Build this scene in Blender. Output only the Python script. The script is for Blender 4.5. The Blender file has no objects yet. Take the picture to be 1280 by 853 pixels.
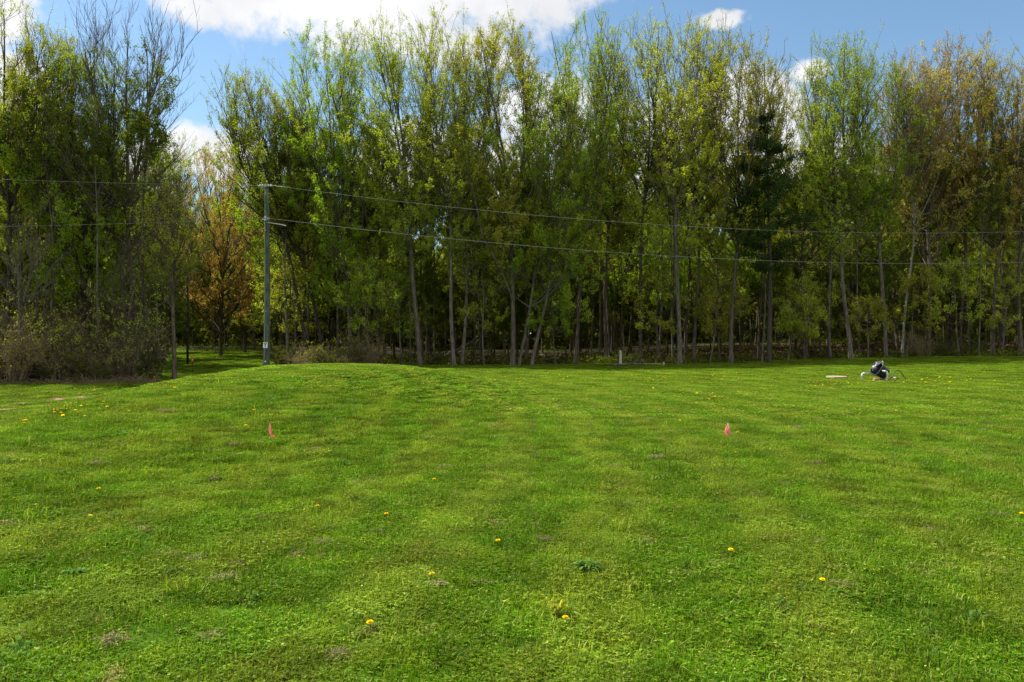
import bpy, math, random
import numpy as np
from mathutils import Vector
rad = math.radians
sc = bpy.context.scene
COL = sc.collection

# ------------------------------------------------------------------ camera, sky, sun
F = 996.0; HZ = 424.0; CH = 1.6           # focal length in photo pixels, horizon row, eye height
cam_d = bpy.data.cameras.new('camera'); cam = bpy.data.objects.new('camera', cam_d); COL.objects.link(cam)
cam_d.sensor_width = 36; cam_d.lens = 36*F/1280; cam_d.clip_start = 0.05; cam_d.clip_end = 6000
cam.location = (0, 0, CH); cam.rotation_euler = (rad(90 - math.degrees(math.atan(2.5/F))), 0, 0)
sc.camera = cam

SUN_EL, SUN_AZ = 53.0, -66.0               # azimuth measured from +Y towards +X
sd = bpy.data.lights.new('sun', 'SUN'); sd.energy = 5.0; sd.angle = rad(0.6); sd.color = (1.0, 0.95, 0.86)
so = bpy.data.objects.new('sun', sd); COL.objects.link(so)
sv = Vector((math.sin(rad(SUN_AZ))*math.cos(rad(SUN_EL)), math.cos(rad(SUN_AZ))*math.cos(rad(SUN_EL)), math.sin(rad(SUN_EL))))
so.rotation_euler = sv.to_track_quat('Z', 'Y').to_euler(); so.location = (-20, 30, 60)

vs = sc.view_settings
vs.view_transform = 'Standard'; vs.look = 'None'; vs.exposure = 0.75; vs.gamma = 1.0
try: vs.use_curve_mapping = False
except Exception: pass
sc.render.engine = 'CYCLES'
sc.cycles.max_bounces = 8; sc.cycles.diffuse_bounces = 5; sc.cycles.glossy_bounces = 2
sc.cycles.transmission_bounces = 4; sc.cycles.transparent_max_bounces = 6
sc.cycles.caustics_reflective = False; sc.cycles.caustics_refractive = False
sc.cycles.sample_clamp_indirect = 6

class NT:
    """small node helper"""
    def __init__(s, nt): s.nt = nt
    def n(s, t, **kw):
        nd = s.nt.nodes.new(t)
        for k, v in kw.items(): setattr(nd, k, v)
        return nd
    def put(s, sock, v):
        if isinstance(v, bpy.types.NodeSocket): s.nt.links.new(v, sock)
        elif v is not None: sock.default_value = v
    def m(s, op, a, b=None, c=None, clamp=False):
        nd = s.n('ShaderNodeMath', operation=op, use_clamp=clamp)
        for i, v in enumerate((a, b, c)):
            if v is not None: s.put(nd.inputs[i], v)
        return nd.outputs[0]
    def mix(s, f, a, b, bt='MIX'):
        nd = s.n('ShaderNodeMix', data_type='RGBA', blend_type=bt)
        s.put(nd.inputs[0], f)
        for i, v in ((6, a), (7, b)):
            if isinstance(v, tuple) and len(v) == 3: v = v + (1,)
            s.put(nd.inputs[i], v)
        return nd.outputs[2]
    def noise(s, vec, scale, detail=3, rough=.55, dist=0):
        nd = s.n('ShaderNodeTexNoise'); s.put(nd.inputs['Vector'], vec)
        nd.inputs['Scale'].default_value = scale; nd.inputs['Detail'].default_value = detail
        nd.inputs['Roughness'].default_value = rough; nd.inputs['Distortion'].default_value = dist
        return nd.outputs[0]
    def ramp(s, f, a, b):                    # smoothstep a..b
        nd = s.n('ShaderNodeMapRange', interpolation_type='SMOOTHSTEP')
        s.put(nd.inputs[0], f); nd.inputs[1].default_value = a; nd.inputs[2].default_value = b
        return nd.outputs[0]

w = bpy.data.worlds.new('World'); sc.world = w; w.use_nodes = True
w.node_tree.nodes.clear(); N = NT(w.node_tree)
sky = N.n('ShaderNodeTexSky', sky_type='NISHITA'); sky.sun_disc = False
sky.sun_elevation = rad(SUN_EL); sky.sun_rotation = rad(SUN_AZ)
sky.air_density = 1.0; sky.dust_density = 0.6; sky.ozone_density = 1.6; sky.altitude = 100
tc = N.n('ShaderNodeTexCoord'); D0 = tc.outputs['Generated']
sp = N.n('ShaderNodeSeparateXYZ'); N.put(sp.inputs[0], D0)
az = N.m('ARCTAN2', sp.outputs[0], sp.outputs[1]); el = N.m('ARCSINE', sp.outputs[2])
def azel(px, py):
    u = (px-640)/F; v = (HZ-py)/F
    return math.atan(u), math.atan(v/math.sqrt(1+u*u))
clouds = [(-10, 10, 95, 62), (20, 110, 60, 60), (330, -15, 150, 82), (470, 0, 190, 92), (640, -20, 150, 95), (560, 60, 120, 50), (250, 15, 50, 30),
          (240, 190, 60, 34), (180, 215, 60, 50), (290, 200, 60, 40),
          (900, 26, 38, 17), (1010, 90, 34, 22), (940, 130, 90, 55), (860, 190, 140, 80), (680, 150, 80, 60),
          (560, 210, 200, 60), (1020, 210, 110, 60), (1400, 150, 120, 60), (-160, 160, 120, 90)]
cur = None
for (cx, cy, wx, wy) in clouds:
    a0, e0 = azel(cx, cy); a1, _ = azel(cx+wx, cy); _, e1 = azel(cx, cy-wy)
    dx = N.m('DIVIDE', N.m('SUBTRACT', az, a0), abs(a1-a0)); dy = N.m('DIVIDE', N.m('SUBTRACT', el, e0), abs(e1-e0))
    v = N.m('SUBTRACT', 1.0, N.m('SQRT', N.m('ADD', N.m('MULTIPLY', dx, dx), N.m('MULTIPLY', dy, dy))))
    cur = v if cur is None else N.m('MAXIMUM', cur, v)
# unseen clouds for the rest of the sky, added thick to whiten the ambient light
rest = N.m('MULTIPLY', N.m('SUBTRACT', N.noise(D0, 2.2, 5), .32), 4.0)
away = N.ramp(N.m('ABSOLUTE', az), .85, 1.2)
high = N.ramp(el, .55, .75)
cur = N.m('MAXIMUM', cur, N.m('SUBTRACT', rest, N.m('MULTIPLY', 3.0, N.m('SUBTRACT', 1.0, N.m('MAXIMUM', away, high)))))
n1 = N.noise(D0, 9, 9, .62, .35); n2 = N.noise(D0, 34, 7, .6)
e = N.m('ADD', cur, N.m('ADD', N.m('MULTIPLY', N.m('SUBTRACT', n1, .5), 2.0), N.m('MULTIPLY', N.m('SUBTRACT', n2, .5), .95)))
cm = N.ramp(e, -.05, .50)
shade = N.ramp(N.m('ADD', N.noise(D0, 5, 6), N.m('MULTIPLY', N.noise(D0, 20, 5), .25)), .42, .85)
ccol = N.mix(shade, (8.0, 8.0, 8.1), (6.3, 6.4, 6.65))
skyc = N.mix(1.0, sky.outputs[0], (1.12, 1.28, 1.28), 'MULTIPLY')
fin = N.mix(cm, skyc, ccol)
bg = N.n('ShaderNodeBackground'); N.put(bg.inputs[0], fin); bg.inputs[1].default_value = 0.078
ow = N.n('ShaderNodeOutputWorld'); w.node_tree.links.new(bg.outputs[0], ow.inputs[0])

# ------------------------------------------------------------------ terrain function
def sst(a, b, x):
    t = np.clip((np.asarray(x, float)-a)/(b-a), 0, 1); return t*t*(3-2*t)
MX, MY = -5.4, 23.5
def wood_edge(x, y):
    """distance past the wood's edge, metres (positive inside)"""
    x = np.asarray(x, float); y = np.asarray(y, float); a = x/np.maximum(y, 1)
    eL = 37.2 + 0*x; eG = 74.0 + 0*x; eR = 48.3 + 1.2*np.sin(x*.35)*.6 + .06*np.maximum(x, 0)
    k1 = sst(-.445, -.425, a); k2 = sst(-.318, -.285, a)
    e = eL*(1-k1) + eG*k1*(1-k2) + eR*k2
    return y - e
def terrain(x, y):
    x = np.asarray(x, float); y = np.asarray(y, float)
    dx = (x-MX)/np.where(x < MX, 4.9, 4.3); dy = (y-MY)/np.where(y < MY, 15.0, 8.0)
    z = .80*np.exp(-(dx*dx+dy*dy)**1.5)
    z = z - .62*sst(-6.8, -11.8, x)*sst(5, 14, y) + .24*sst(27, 36, y)*sst(-9, -14, x)
    z = z + .50*sst(2, 32, x)*sst(18, 50, y)
    z = z + .85*sst(44, 74, y)*sst(-8, -16, x)
    we = wood_edge(x, y)
    z = z + .45*sst(3, 11, we)*sst(5, 25, x) + .2*sst(1, 8, we)
    z = z - 5*sst(126, 190, y)
    z = z + .014*np.sin(x*.62+1.3)*np.sin(y*.47+.4) + .006*np.sin(x*1.7+y*.6)*np.sin(y*1.3-x*.4+2)
    z = z + .004*np.sin(x*4.1+y*2.2)*np.sin(y*5.3-x*1.9)
    return z
CH0 = CH
cam.location.z = CH + float(terrain(0, 0))
CZ = cam.location.z
def at(px, D):                                # ground point under a photo column at a distance
    x = (px-640)/F*D; return (x, D, float(terrain(x, D)))
def on_ground(px, py):
    """ray through a photo pixel meets the ground"""
    u = (px-640)/F; v = (HZ-py)/F; d = np.arange(2.5, 120, .02)
    f = CZ + v*d - terrain(u*d, d)
    i = np.argmax(f < 0); D = float(d[i])
    return (u*D, D, float(terrain(u*D, D)))
def zof(py, D): return CZ + (HZ-py)/F*D

# ------------------------------------------------------------------ object helpers
def link(o, parent=None):
    COL.objects.link(o)
    if parent is not None: o.parent = parent
    return o
def tag(o, label=None, cat=None, group=None, kind=None):
    if label: o['label'] = label
    if cat: o['category'] = cat
    if group: o['group'] = group
    if kind: o['kind'] = kind
    return o
def thing(name, label, cat, loc=(0, 0, 0), rz=0, group=None):
    o = bpy.data.objects.new(name, None); o.empty_display_size = .2
    link(o); o.location = loc; o.rotation_euler = (0, 0, rz); return tag(o, label, cat, group)
def copy_tree(o, parent=None):
    c = o.copy(); link(c, parent)
    for ch in list(o.children): copy_tree(ch, c)
    return c
def mesh_np(name, V, faces, mat, smooth=False):
    """faces: list of int arrays (n,k)"""
    me = bpy.data.meshes.new(name)
    V = np.ascontiguousarray(V, np.float32).reshape(-1, 3)
    faces = [np.asarray(f, np.int32) for f in faces if len(f)]
    me.vertices.add(len(V)); me.vertices.foreach_set('co', V.ravel())
    tot = np.concatenate([np.full(len(f), f.shape[1], np.int32) for f in faces])
    lv = np.concatenate([f.ravel() for f in faces])
    me.loops.add(len(lv)); me.loops.foreach_set('vertex_index', lv)
    st = np.concatenate([[0], np.cumsum(tot)[:-1]]).astype(np.int32)
    me.polygons.add(len(tot)); me.polygons.foreach_set('loop_start', st); me.polygons.foreach_set('loop_total', tot)
    me.polygons.foreach_set('use_smooth', np.full(len(tot), smooth, bool))
    me.update(calc_edges=True)
    if mat: me.materials.append(mat)
    return me
def obj(name, me, parent=None): return link(bpy.data.objects.new(name, me), parent)

def tubes(P, R, S):
    """P (N,K,3) polylines, R (N,K) radii -> verts, quads"""
    P = np.asarray(P, float); R = np.asarray(R, float); n, K, _ = P.shape
    T = np.gradient(P, axis=1); T /= np.linalg.norm(T, axis=2, keepdims=True)+1e-9
    ref = np.where(np.abs(T[:, :1, 2:3]) > .8, np.array([1., 0, 0]), np.array([0, 0, 1.]))
    ref = np.broadcast_to(ref, T.shape)
    A = np.cross(T, ref); A /= np.linalg.norm(A, axis=2, keepdims=True)+1e-9; B = np.cross(T, A)
    th = np.arange(S)/S*2*np.pi
    V = P[:, :, None] + R[:, :, None, None]*(A[:, :, None]*np.cos(th)[:, None]+B[:, :, None]*np.sin(th)[:, None])
    V = V.reshape(-1, 3)
    i = np.arange(n)[:, None, None]; k = np.arange(K-1)[None, :, None]; s = np.arange(S)[None, None]
    b = i*K*S + k*S; s2 = (s+1) % S
    Q = np.stack([b+s, b+s2, b+S+s2, b+S+s], -1).reshape(-1, 4)
    return V, Q
class Geo:
    def __init__(s): s.V = []; s.F = []; s.n = 0
    def add(s, V, *Fs):
        s.V.append(np.asarray(V, float).reshape(-1, 3))
        for f in Fs: s.F.append(np.asarray(f, int)+s.n)
        s.n += len(s.V[-1]); return s
    def tube(s, P, R, S=8, caps=True):
        P = np.asarray(P, float); R = np.broadcast_to(np.asarray(R, float), (len(P),))
        V, Q = tubes(P[None], R[None], S); n = len(V); s.add(V, Q)
        if caps:
            base = s.n-n
            s.F.append(np.arange(S)[None, ::-1]+base); s.F.append(np.arange(S)[None]+base+n-S)
        return s
    def box(s, c, d, rot=None):
        g = np.array([[x, y, z] for x in (-.5, .5) for y in (-.5, .5) for z in (-.5, .5)])*np.array(d)
        if rot is not None: g = g@np.array(rot).T
        return s.add(g+np.array(c), [[0, 1, 3, 2], [4, 6, 7, 5], [0, 4, 5, 1], [2, 3, 7, 6], [0, 2, 6, 4], [1, 5, 7, 3]])
    def build(s, name, mat, parent=None, smooth=False):
        by = {}
        for f in s.F: by.setdefault(f.shape[1], []).append(f)
        return obj(name, mesh_np(name, np.concatenate(s.V), [np.concatenate(v) for v in by.values()], mat, smooth), parent)
def unit(v): return v/(np.linalg.norm(v, axis=-1, keepdims=True)+1e-9)
def leaves(C, size, rng, flat=0.0, aspect=.6):
    """rhombic leaves at centres C"""
    n = len(C); nrm = unit(rng.normal(size=(n, 3))*np.array([1, 1, 1.0]) + np.array([0, 0, flat]))
    a = unit(np.cross(nrm, rng.normal(size=(n, 3)))); b = np.cross(nrm, a)
    sz = size*rng.uniform(.55, 1.35, (n, 1)) if np.isscalar(size) else (size*rng.uniform(.6, 1.3, n))[:, None]
    V = np.stack([C-a*sz*.5, C-b*sz*.5*aspect+a*sz*.06, C+a*sz*.5, C+b*sz*.5*aspect+a*sz*.06], 1)
    return V.reshape(-1, 3), np.arange(4*n).reshape(-1, 4)

# ------------------------------------------------------------------ materials
def new_mat(name):
    m = bpy.data.materials.new(name); m.use_nodes = True; m.node_tree.nodes.clear()
    return m, NT(m.node_tree)
def out(N, sh): o = N.n('ShaderNodeOutputMaterial'); N.nt.links.new(sh, o.inputs[0])
def plain(name, col, rough=.6, spec=.3, var=.15, scale=20, metal=0, bump=0):
    m, N = new_mat(name); g = N.n('ShaderNodeTexCoord')
    nz = N.noise(g.outputs['Object'], scale, 4)
    c = N.mix(nz, tuple(x*(1-var) for x in col), tuple(min(1, x*(1+var)) for x in col))
    p = N.n('ShaderNodeBsdfPrincipled'); N.put(p.inputs['Base Color'], c)
    p.inputs['Roughness'].default_value = rough; p.inputs['Specular IOR Level'].default_value = spec; p.inputs['Metallic'].default_value = metal
    if bump:
        b = N.n('ShaderNodeBump'); b.inputs['Strength'].default_value = bump; b.inputs['Distance'].default_value = .01
        N.put(b.inputs['Height'], nz); N.put(p.inputs['Normal'], b.outputs[0])
    out(N, p.outputs[0]); return m
def leaf_mat(name, cols, trans=.45, spread=.5):
    m, N = new_mat(name); g = N.n('ShaderNodeNewGeometry'); oi = N.n('ShaderNodeObjectInfo'); t = N.n('ShaderNodeTexCoord')
    isl = g.outputs['Random Per Island']
    cr = N.n('ShaderNodeValToRGB'); e = cr.color_ramp.elements
    e[0].color = cols[0]+(1,); e[1].color = cols[-1]+(1,)
    for i, c in enumerate(cols[1:-1]): x = e.new((i+1)/(len(cols)-1)); x.color = c+(1,)
    cl = N.noise(g.outputs['Position'], .55, 3)
    f = N.m('ADD', N.m('MULTIPLY', isl, .55), N.m('MULTIPLY', N.m('SUBTRACT', cl, .28), 1.0))
    N.put(cr.inputs[0], f)
    hs = N.n('ShaderNodeHueSaturation'); N.put(hs.inputs['Color'], cr.outputs[0])
    N.put(hs.inputs['Hue'], N.m('ADD', .5, N.m('MULTIPLY', N.m('SUBTRACT', oi.outputs['Random'], .5), .035)))
    N.put(hs.inputs['Value'], N.m('ADD', .85, N.m('MULTIPLY', oi.outputs['Random'], .3)))
    d = N.n('ShaderNodeBsdfDiffuse'); N.put(d.inputs[0], hs.outputs[0])
    tr = N.n('ShaderNodeBsdfTranslucent'); N.put(tr.inputs[0], N.mix(1.0, hs.outputs[0], (1.25, 1.25, .55), 'MULTIPLY'))
    mx = N.n('ShaderNodeMixShader'); mx.inputs[0].default_value = trans
    N.nt.links.new(d.outputs[0], mx.inputs[1]); N.nt.links.new(tr.outputs[0], mx.inputs[2])
    gl = N.n('ShaderNodeBsdfGlossy'); gl.inputs['Roughness'].default_value = .5; gl.inputs[0].default_value = (.8, .85, .8, 1)
    m2 = N.n('ShaderNodeMixShader'); m2.inputs[0].default_value = .008
    N.nt.links.new(mx.outputs[0], m2.inputs[1]); N.nt.links.new(gl.outputs[0], m2.inputs[2])
    out(N, m2.outputs[0]); return m
LM = {
 'fresh': leaf_mat('fresh_leaves', [(.165, .25, .014), (.26, .36, .025), (.35, .45, .05)], .6),
 'olive': leaf_mat('olive_leaves', [(.215, .24, .02), (.32, .35, .035), (.42, .44, .07)], .6),
 'light': leaf_mat('light_leaves', [(.25, .31, .03), (.37, .43, .05), (.47, .52, .10)], .6),
 'bronze': leaf_mat('bronze_leaves', [(.30, .22, .07), (.42, .33, .10), (.48, .43, .14)], .6),
 'rust': leaf_mat('rust_leaves', [(.28, .165, .06), (.39, .25, .08), (.43, .34, .11)], .55),
 'gold': leaf_mat('gold_leaves', [(.25, .24, .03), (.36, .36, .05), (.44, .44, .09)], .55),
 'red': leaf_mat('budding_red_leaves', [(.15, .08, .04), (.24, .13, .05), (.30, .20, .05)], .5),
 'shade': leaf_mat('painted_shade_leaves', [(.06, .085, .007), (.10, .13, .012), (.17, .20, .02)], .5),  # darker leaf copy: the gloom inside the wood is put into its colour
 'needle': leaf_mat('dark_needles', [(.020, .042, .010), (.034, .062, .014), (.055, .085, .02)], .2),
 'litter': leaf_mat('leaf_litter', [(.045, .026, .018), (.09, .052, .034), (.15, .095, .06)], .2),
 'dry': leaf_mat('dry_stalks', [(.12, .09, .05), (.22, .17, .10), (.33, .27, .17)], .25),
}
def bark_mat(name, a, b):
    m, N = new_mat(name); t = N.n('ShaderNodeTexCoord'); mp = N.n('ShaderNodeMapping'); mp.inputs['Scale'].default_value = (9, 9, 1.6)
    N.put(mp.inputs[0], t.outputs['Object']); nz = N.noise(mp.outputs[0], 1.5, 6, .65)
    oi = N.n('ShaderNodeObjectInfo')
    c = N.mix(N.ramp(nz, .35, .65), a, b)
    mo = N.noise(t.outputs['Object'], .8, 3)
    c = N.mix(N.m('MULTIPLY', N.ramp(mo, .52, .7), .5), c, (a[0]*.7, a[1]*.95, a[2]*.6))
    c = N.mix(oi.outputs['Random'], c, N.mix(1.0, c, (.72, .7, .68), 'MULTIPLY'))
    p = N.n('ShaderNodeBsdfPrincipled'); N.put(p.inputs['Base Color'], c); p.inputs['Roughness'].default_value = .9; p.inputs['Specular IOR Level'].default_value = .1
    b_ = N.n('ShaderNodeBump'); b_.inputs['Strength'].default_value = .5; b_.inputs['Distance'].default_value = .02
    N.put(b_.inputs['Height'], nz); N.put(p.inputs['Normal'], b_.outputs[0]); out(N, p.outputs[0]); return m
BK = {'grey': bark_mat('grey_bark', (.075, .066, .05), (.20, .18, .15)), 'dark': bark_mat('dark_bark', (.035, .030, .024), (.10, .085, .07)),
      'brown': bark_mat('brown_twigs', (.20, .145, .09), (.40, .31, .20)), 'pale': bark_mat('pale_dead_bark', (.18, .165, .14), (.38, .35, .30)),
      'mid': bark_mat('mid_bark', (.060, .048, .034), (.16, .13, .10))}

def lawn_colour(N, pos):
    """colour of the mown lawn by place: mottled greens, dry straw spots, faint mowing lanes"""
    big = N.noise(pos, .35, 4); mid = N.noise(pos, 1.6, 4, .6); sm = N.noise(pos, 9, 5, .7)
    c = N.mix(N.ramp(big, .35, .65), (.098, .205, .005), (.122, .230, .006))
    c = N.mix(N.m('MULTIPLY', N.ramp(mid, .45, .7), .28), c, (.170, .25, .012))
    c = N.mix(N.m('MULTIPLY', N.ramp(sm, .52, .66), .60), c, (.040, .115, .008))
    sx = N.n('ShaderNodeSeparateXYZ'); N.put(sx.inputs[0], pos)
    dx = N.m('SUBTRACT', sx.outputs[0], MX); dy = N.m('MULTIPLY', N.m('SUBTRACT', sx.outputs[1], 13.0), .38)
    r = N.m('ADD', N.m('SQRT', N.m('ADD', N.m('MULTIPLY', dx, dx), N.m('MULTIPLY', dy, dy))), N.m('MULTIPLY', N.noise(pos, .25, 3), 1.6))
    lane = N.ramp(N.m('SINE', N.m('MULTIPLY', r, 2*math.pi/1.2)), -.3, .6)
    c = N.mix(N.m('MULTIPLY', N.m('MULTIPLY', lane, N.ramp(N.noise(pos, .3, 3), .1, .4)), .38), c, (.24, .29, .030))
    dry = N.m('MULTIPLY', N.ramp(N.noise(pos, 2.3, 6, .7), .585, .70), .85)
    c = N.mix(dry, c, (.29, .24, .10))
    return c
def lawn_blade():
    m, N = new_mat('grass_blades'); g = N.n('ShaderNodeNewGeometry'); oi = N.n('ShaderNodeObjectInfo')
    c = lawn_colour(N, g.outputs['Position'])
    isl = g.outputs['Random Per Island']
    c = N.mix(N.ramp(isl, .80, .97), c, (.33, .37, .08))
    c = N.mix(N.m('MULTIPLY', N.ramp(isl, .28, .02), .6), c, (.075, .165, .010))
    hs = N.n('ShaderNodeHueSaturation'); N.put(hs.inputs['Color'], c)
    N.put(hs.inputs['Value'], N.m('ADD', .82, N.m('MULTIPLY', N.m('FRACT', N.m('MULTIPLY', isl, 17.3)), .5)))
    N.put(hs.inputs['Hue'], N.m('ADD', .485, N.m('MULTIPLY', N.m('FRACT', N.m('MULTIPLY', isl, 7.7)), .03)))
    h2 = N.n('ShaderNodeHueSaturation'); N.put(h2.inputs['Color'], hs.outputs[0]); N.put(h2.inputs['Value'], N.m('ADD', .50, N.m('MULTIPLY', oi.outputs['Random'], .84))); N.put(h2.inputs['Hue'], N.m('ADD', .485, N.m('MULTIPLY', N.m('FRACT', N.m('MULTIPLY', oi.outputs['Random'], 9.7)), .03))); hs = h2
    d = N.n('ShaderNodeBsdfDiffuse'); N.put(d.inputs[0], hs.outputs[0])
    tr = N.n('ShaderNodeBsdfTranslucent'); N.put(tr.inputs[0], N.mix(1.0, hs.outputs[0], (1.2, 1.2, .6), 'MULTIPLY'))
    mx = N.n('ShaderNodeMixShader'); mx.inputs[0].default_value = .4
    N.nt.links.new(d.outputs[0], mx.inputs[1]); N.nt.links.new(tr.outputs[0], mx.inputs[2])
    gl = N.n('ShaderNodeBsdfGlossy'); gl.inputs['Roughness'].default_value = .45; gl.inputs[0].default_value = (.9, .95, 1, 1)
    m2 = N.n('ShaderNodeMixShader'); m2.inputs[0].default_value = .006
    N.nt.links.new(mx.outputs[0], m2.inputs[1]); N.nt.links.new(gl.outputs[0], m2.inputs[2])
    out(N, m2.outputs[0]); return m
GRASS = lawn_blade()

def ground_mat():
    m, N = new_mat('ground'); g = N.n('ShaderNodeNewGeometry'); P = g.outputs['Position']
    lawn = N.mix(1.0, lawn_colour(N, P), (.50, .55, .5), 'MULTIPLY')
    fine = N.noise(P, 26, 6, .7)
    lawn = N.mix(N.m('MULTIPLY', N.ramp(fine, .45, .7), .5), lawn, (.03, .055, .01))
    at_ = N.n('ShaderNodeAttribute', attribute_name='wood'); bt = N.n('ShaderNodeAttribute', attribute_name='bare')
    vo = N.n('ShaderNodeTexVoronoi'); N.put(vo.inputs['Vector'], P); vo.inputs['Scale'].default_value = 9
    lit = N.mix(N.m('MULTIPLY', vo.outputs['Color'], 1.0), (.020, .014, .009), (.050, .033, .022))
    moss = N.ramp(N.noise(P, .5, 4), .5, .62)
    lit = N.mix(N.m('MULTIPLY', moss, .7), lit, (.03, .055, .012))
    wf = N.ramp(N.m('ADD', at_.outputs['Fac'], N.m('MULTIPLY', N.m('SUBTRACT', N.noise(P, .9, 4), .5), .7)), .4, .6)
    c = N.mix(wf, lawn, lit)
    bf = N.ramp(N.m('ADD', bt.outputs['Fac'], N.m('MULTIPLY', N.m('SUBTRACT', N.noise(P, 2.0, 5), .5), 1.1)), .35, .6)
    c = N.mix(bf, c, N.mix(fine, (.16, .09, .05), (.30, .20, .13)))
    p = N.n('ShaderNodeBsdfPrincipled'); N.put(p.inputs['Base Color'], c); p.inputs['Roughness'].default_value = .95; p.inputs['Specular IOR Level'].default_value = .1
    b = N.n('ShaderNodeBump'); b.inputs['Strength'].default_value = .6; b.inputs['Distance'].default_value = .03
    N.put(b.inputs['Height'], fine); N.put(p.inputs['Normal'], b.outputs[0]); out(N, p.outputs[0]); return m

# ------------------------------------------------------------------ the ground sheet
BARE = [on_ground(20, 505), on_ground(70, 499), on_ground(5, 512), on_ground(110, 497), on_ground(1065, 474), on_ground(1095, 476)]
def bare_at(x, y):
    b = np.zeros_like(np.asarray(x, float))
    for i, (bx, by, _) in enumerate(BARE):
        sx, sy = ((.75, .9) if i < 4 else (.55, .55))
        b = np.maximum(b, np.exp(-(((x-bx)/sx)**2+((y-by)/sy)**2)))
    return b
def axis(lo, hi, step, far, k=1.25):
    a = list(np.arange(lo, hi+1e-6, step)); s = step
    while a[-1] < far: s *= k; a.append(a[-1]+s)
    s = step; b = [lo]
    while b[-1] > -far: s *= k; b.append(b[-1]-s)
    return np.array(b[:0:-1]+a)
gx = axis(-32, 42, .3, 2500); gy = axis(-2, 66, .3, 2500)
X, Y = np.meshgrid(gx, gy); Z = terrain(X, Y)
nx, ny = len(gx), len(gy)
i = np.arange(ny-1)[:, None]*nx + np.arange(nx-1)[None]
Q = np.stack([i, i+1, i+nx+1, i+nx], -1).reshape(-1, 4)
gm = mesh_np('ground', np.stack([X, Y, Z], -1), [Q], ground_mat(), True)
for nm, val in (('wood', sst(-1.2, 1.2, wood_edge(X, Y))*sst(20, 30, Y)), ('bare', bare_at(X, Y))):
    at_ = gm.attributes.new(nm, 'FLOAT', 'POINT'); at_.data.foreach_set('value', val.astype(np.float32).ravel())
tag(obj('ground', gm), kind='structure')

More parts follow.
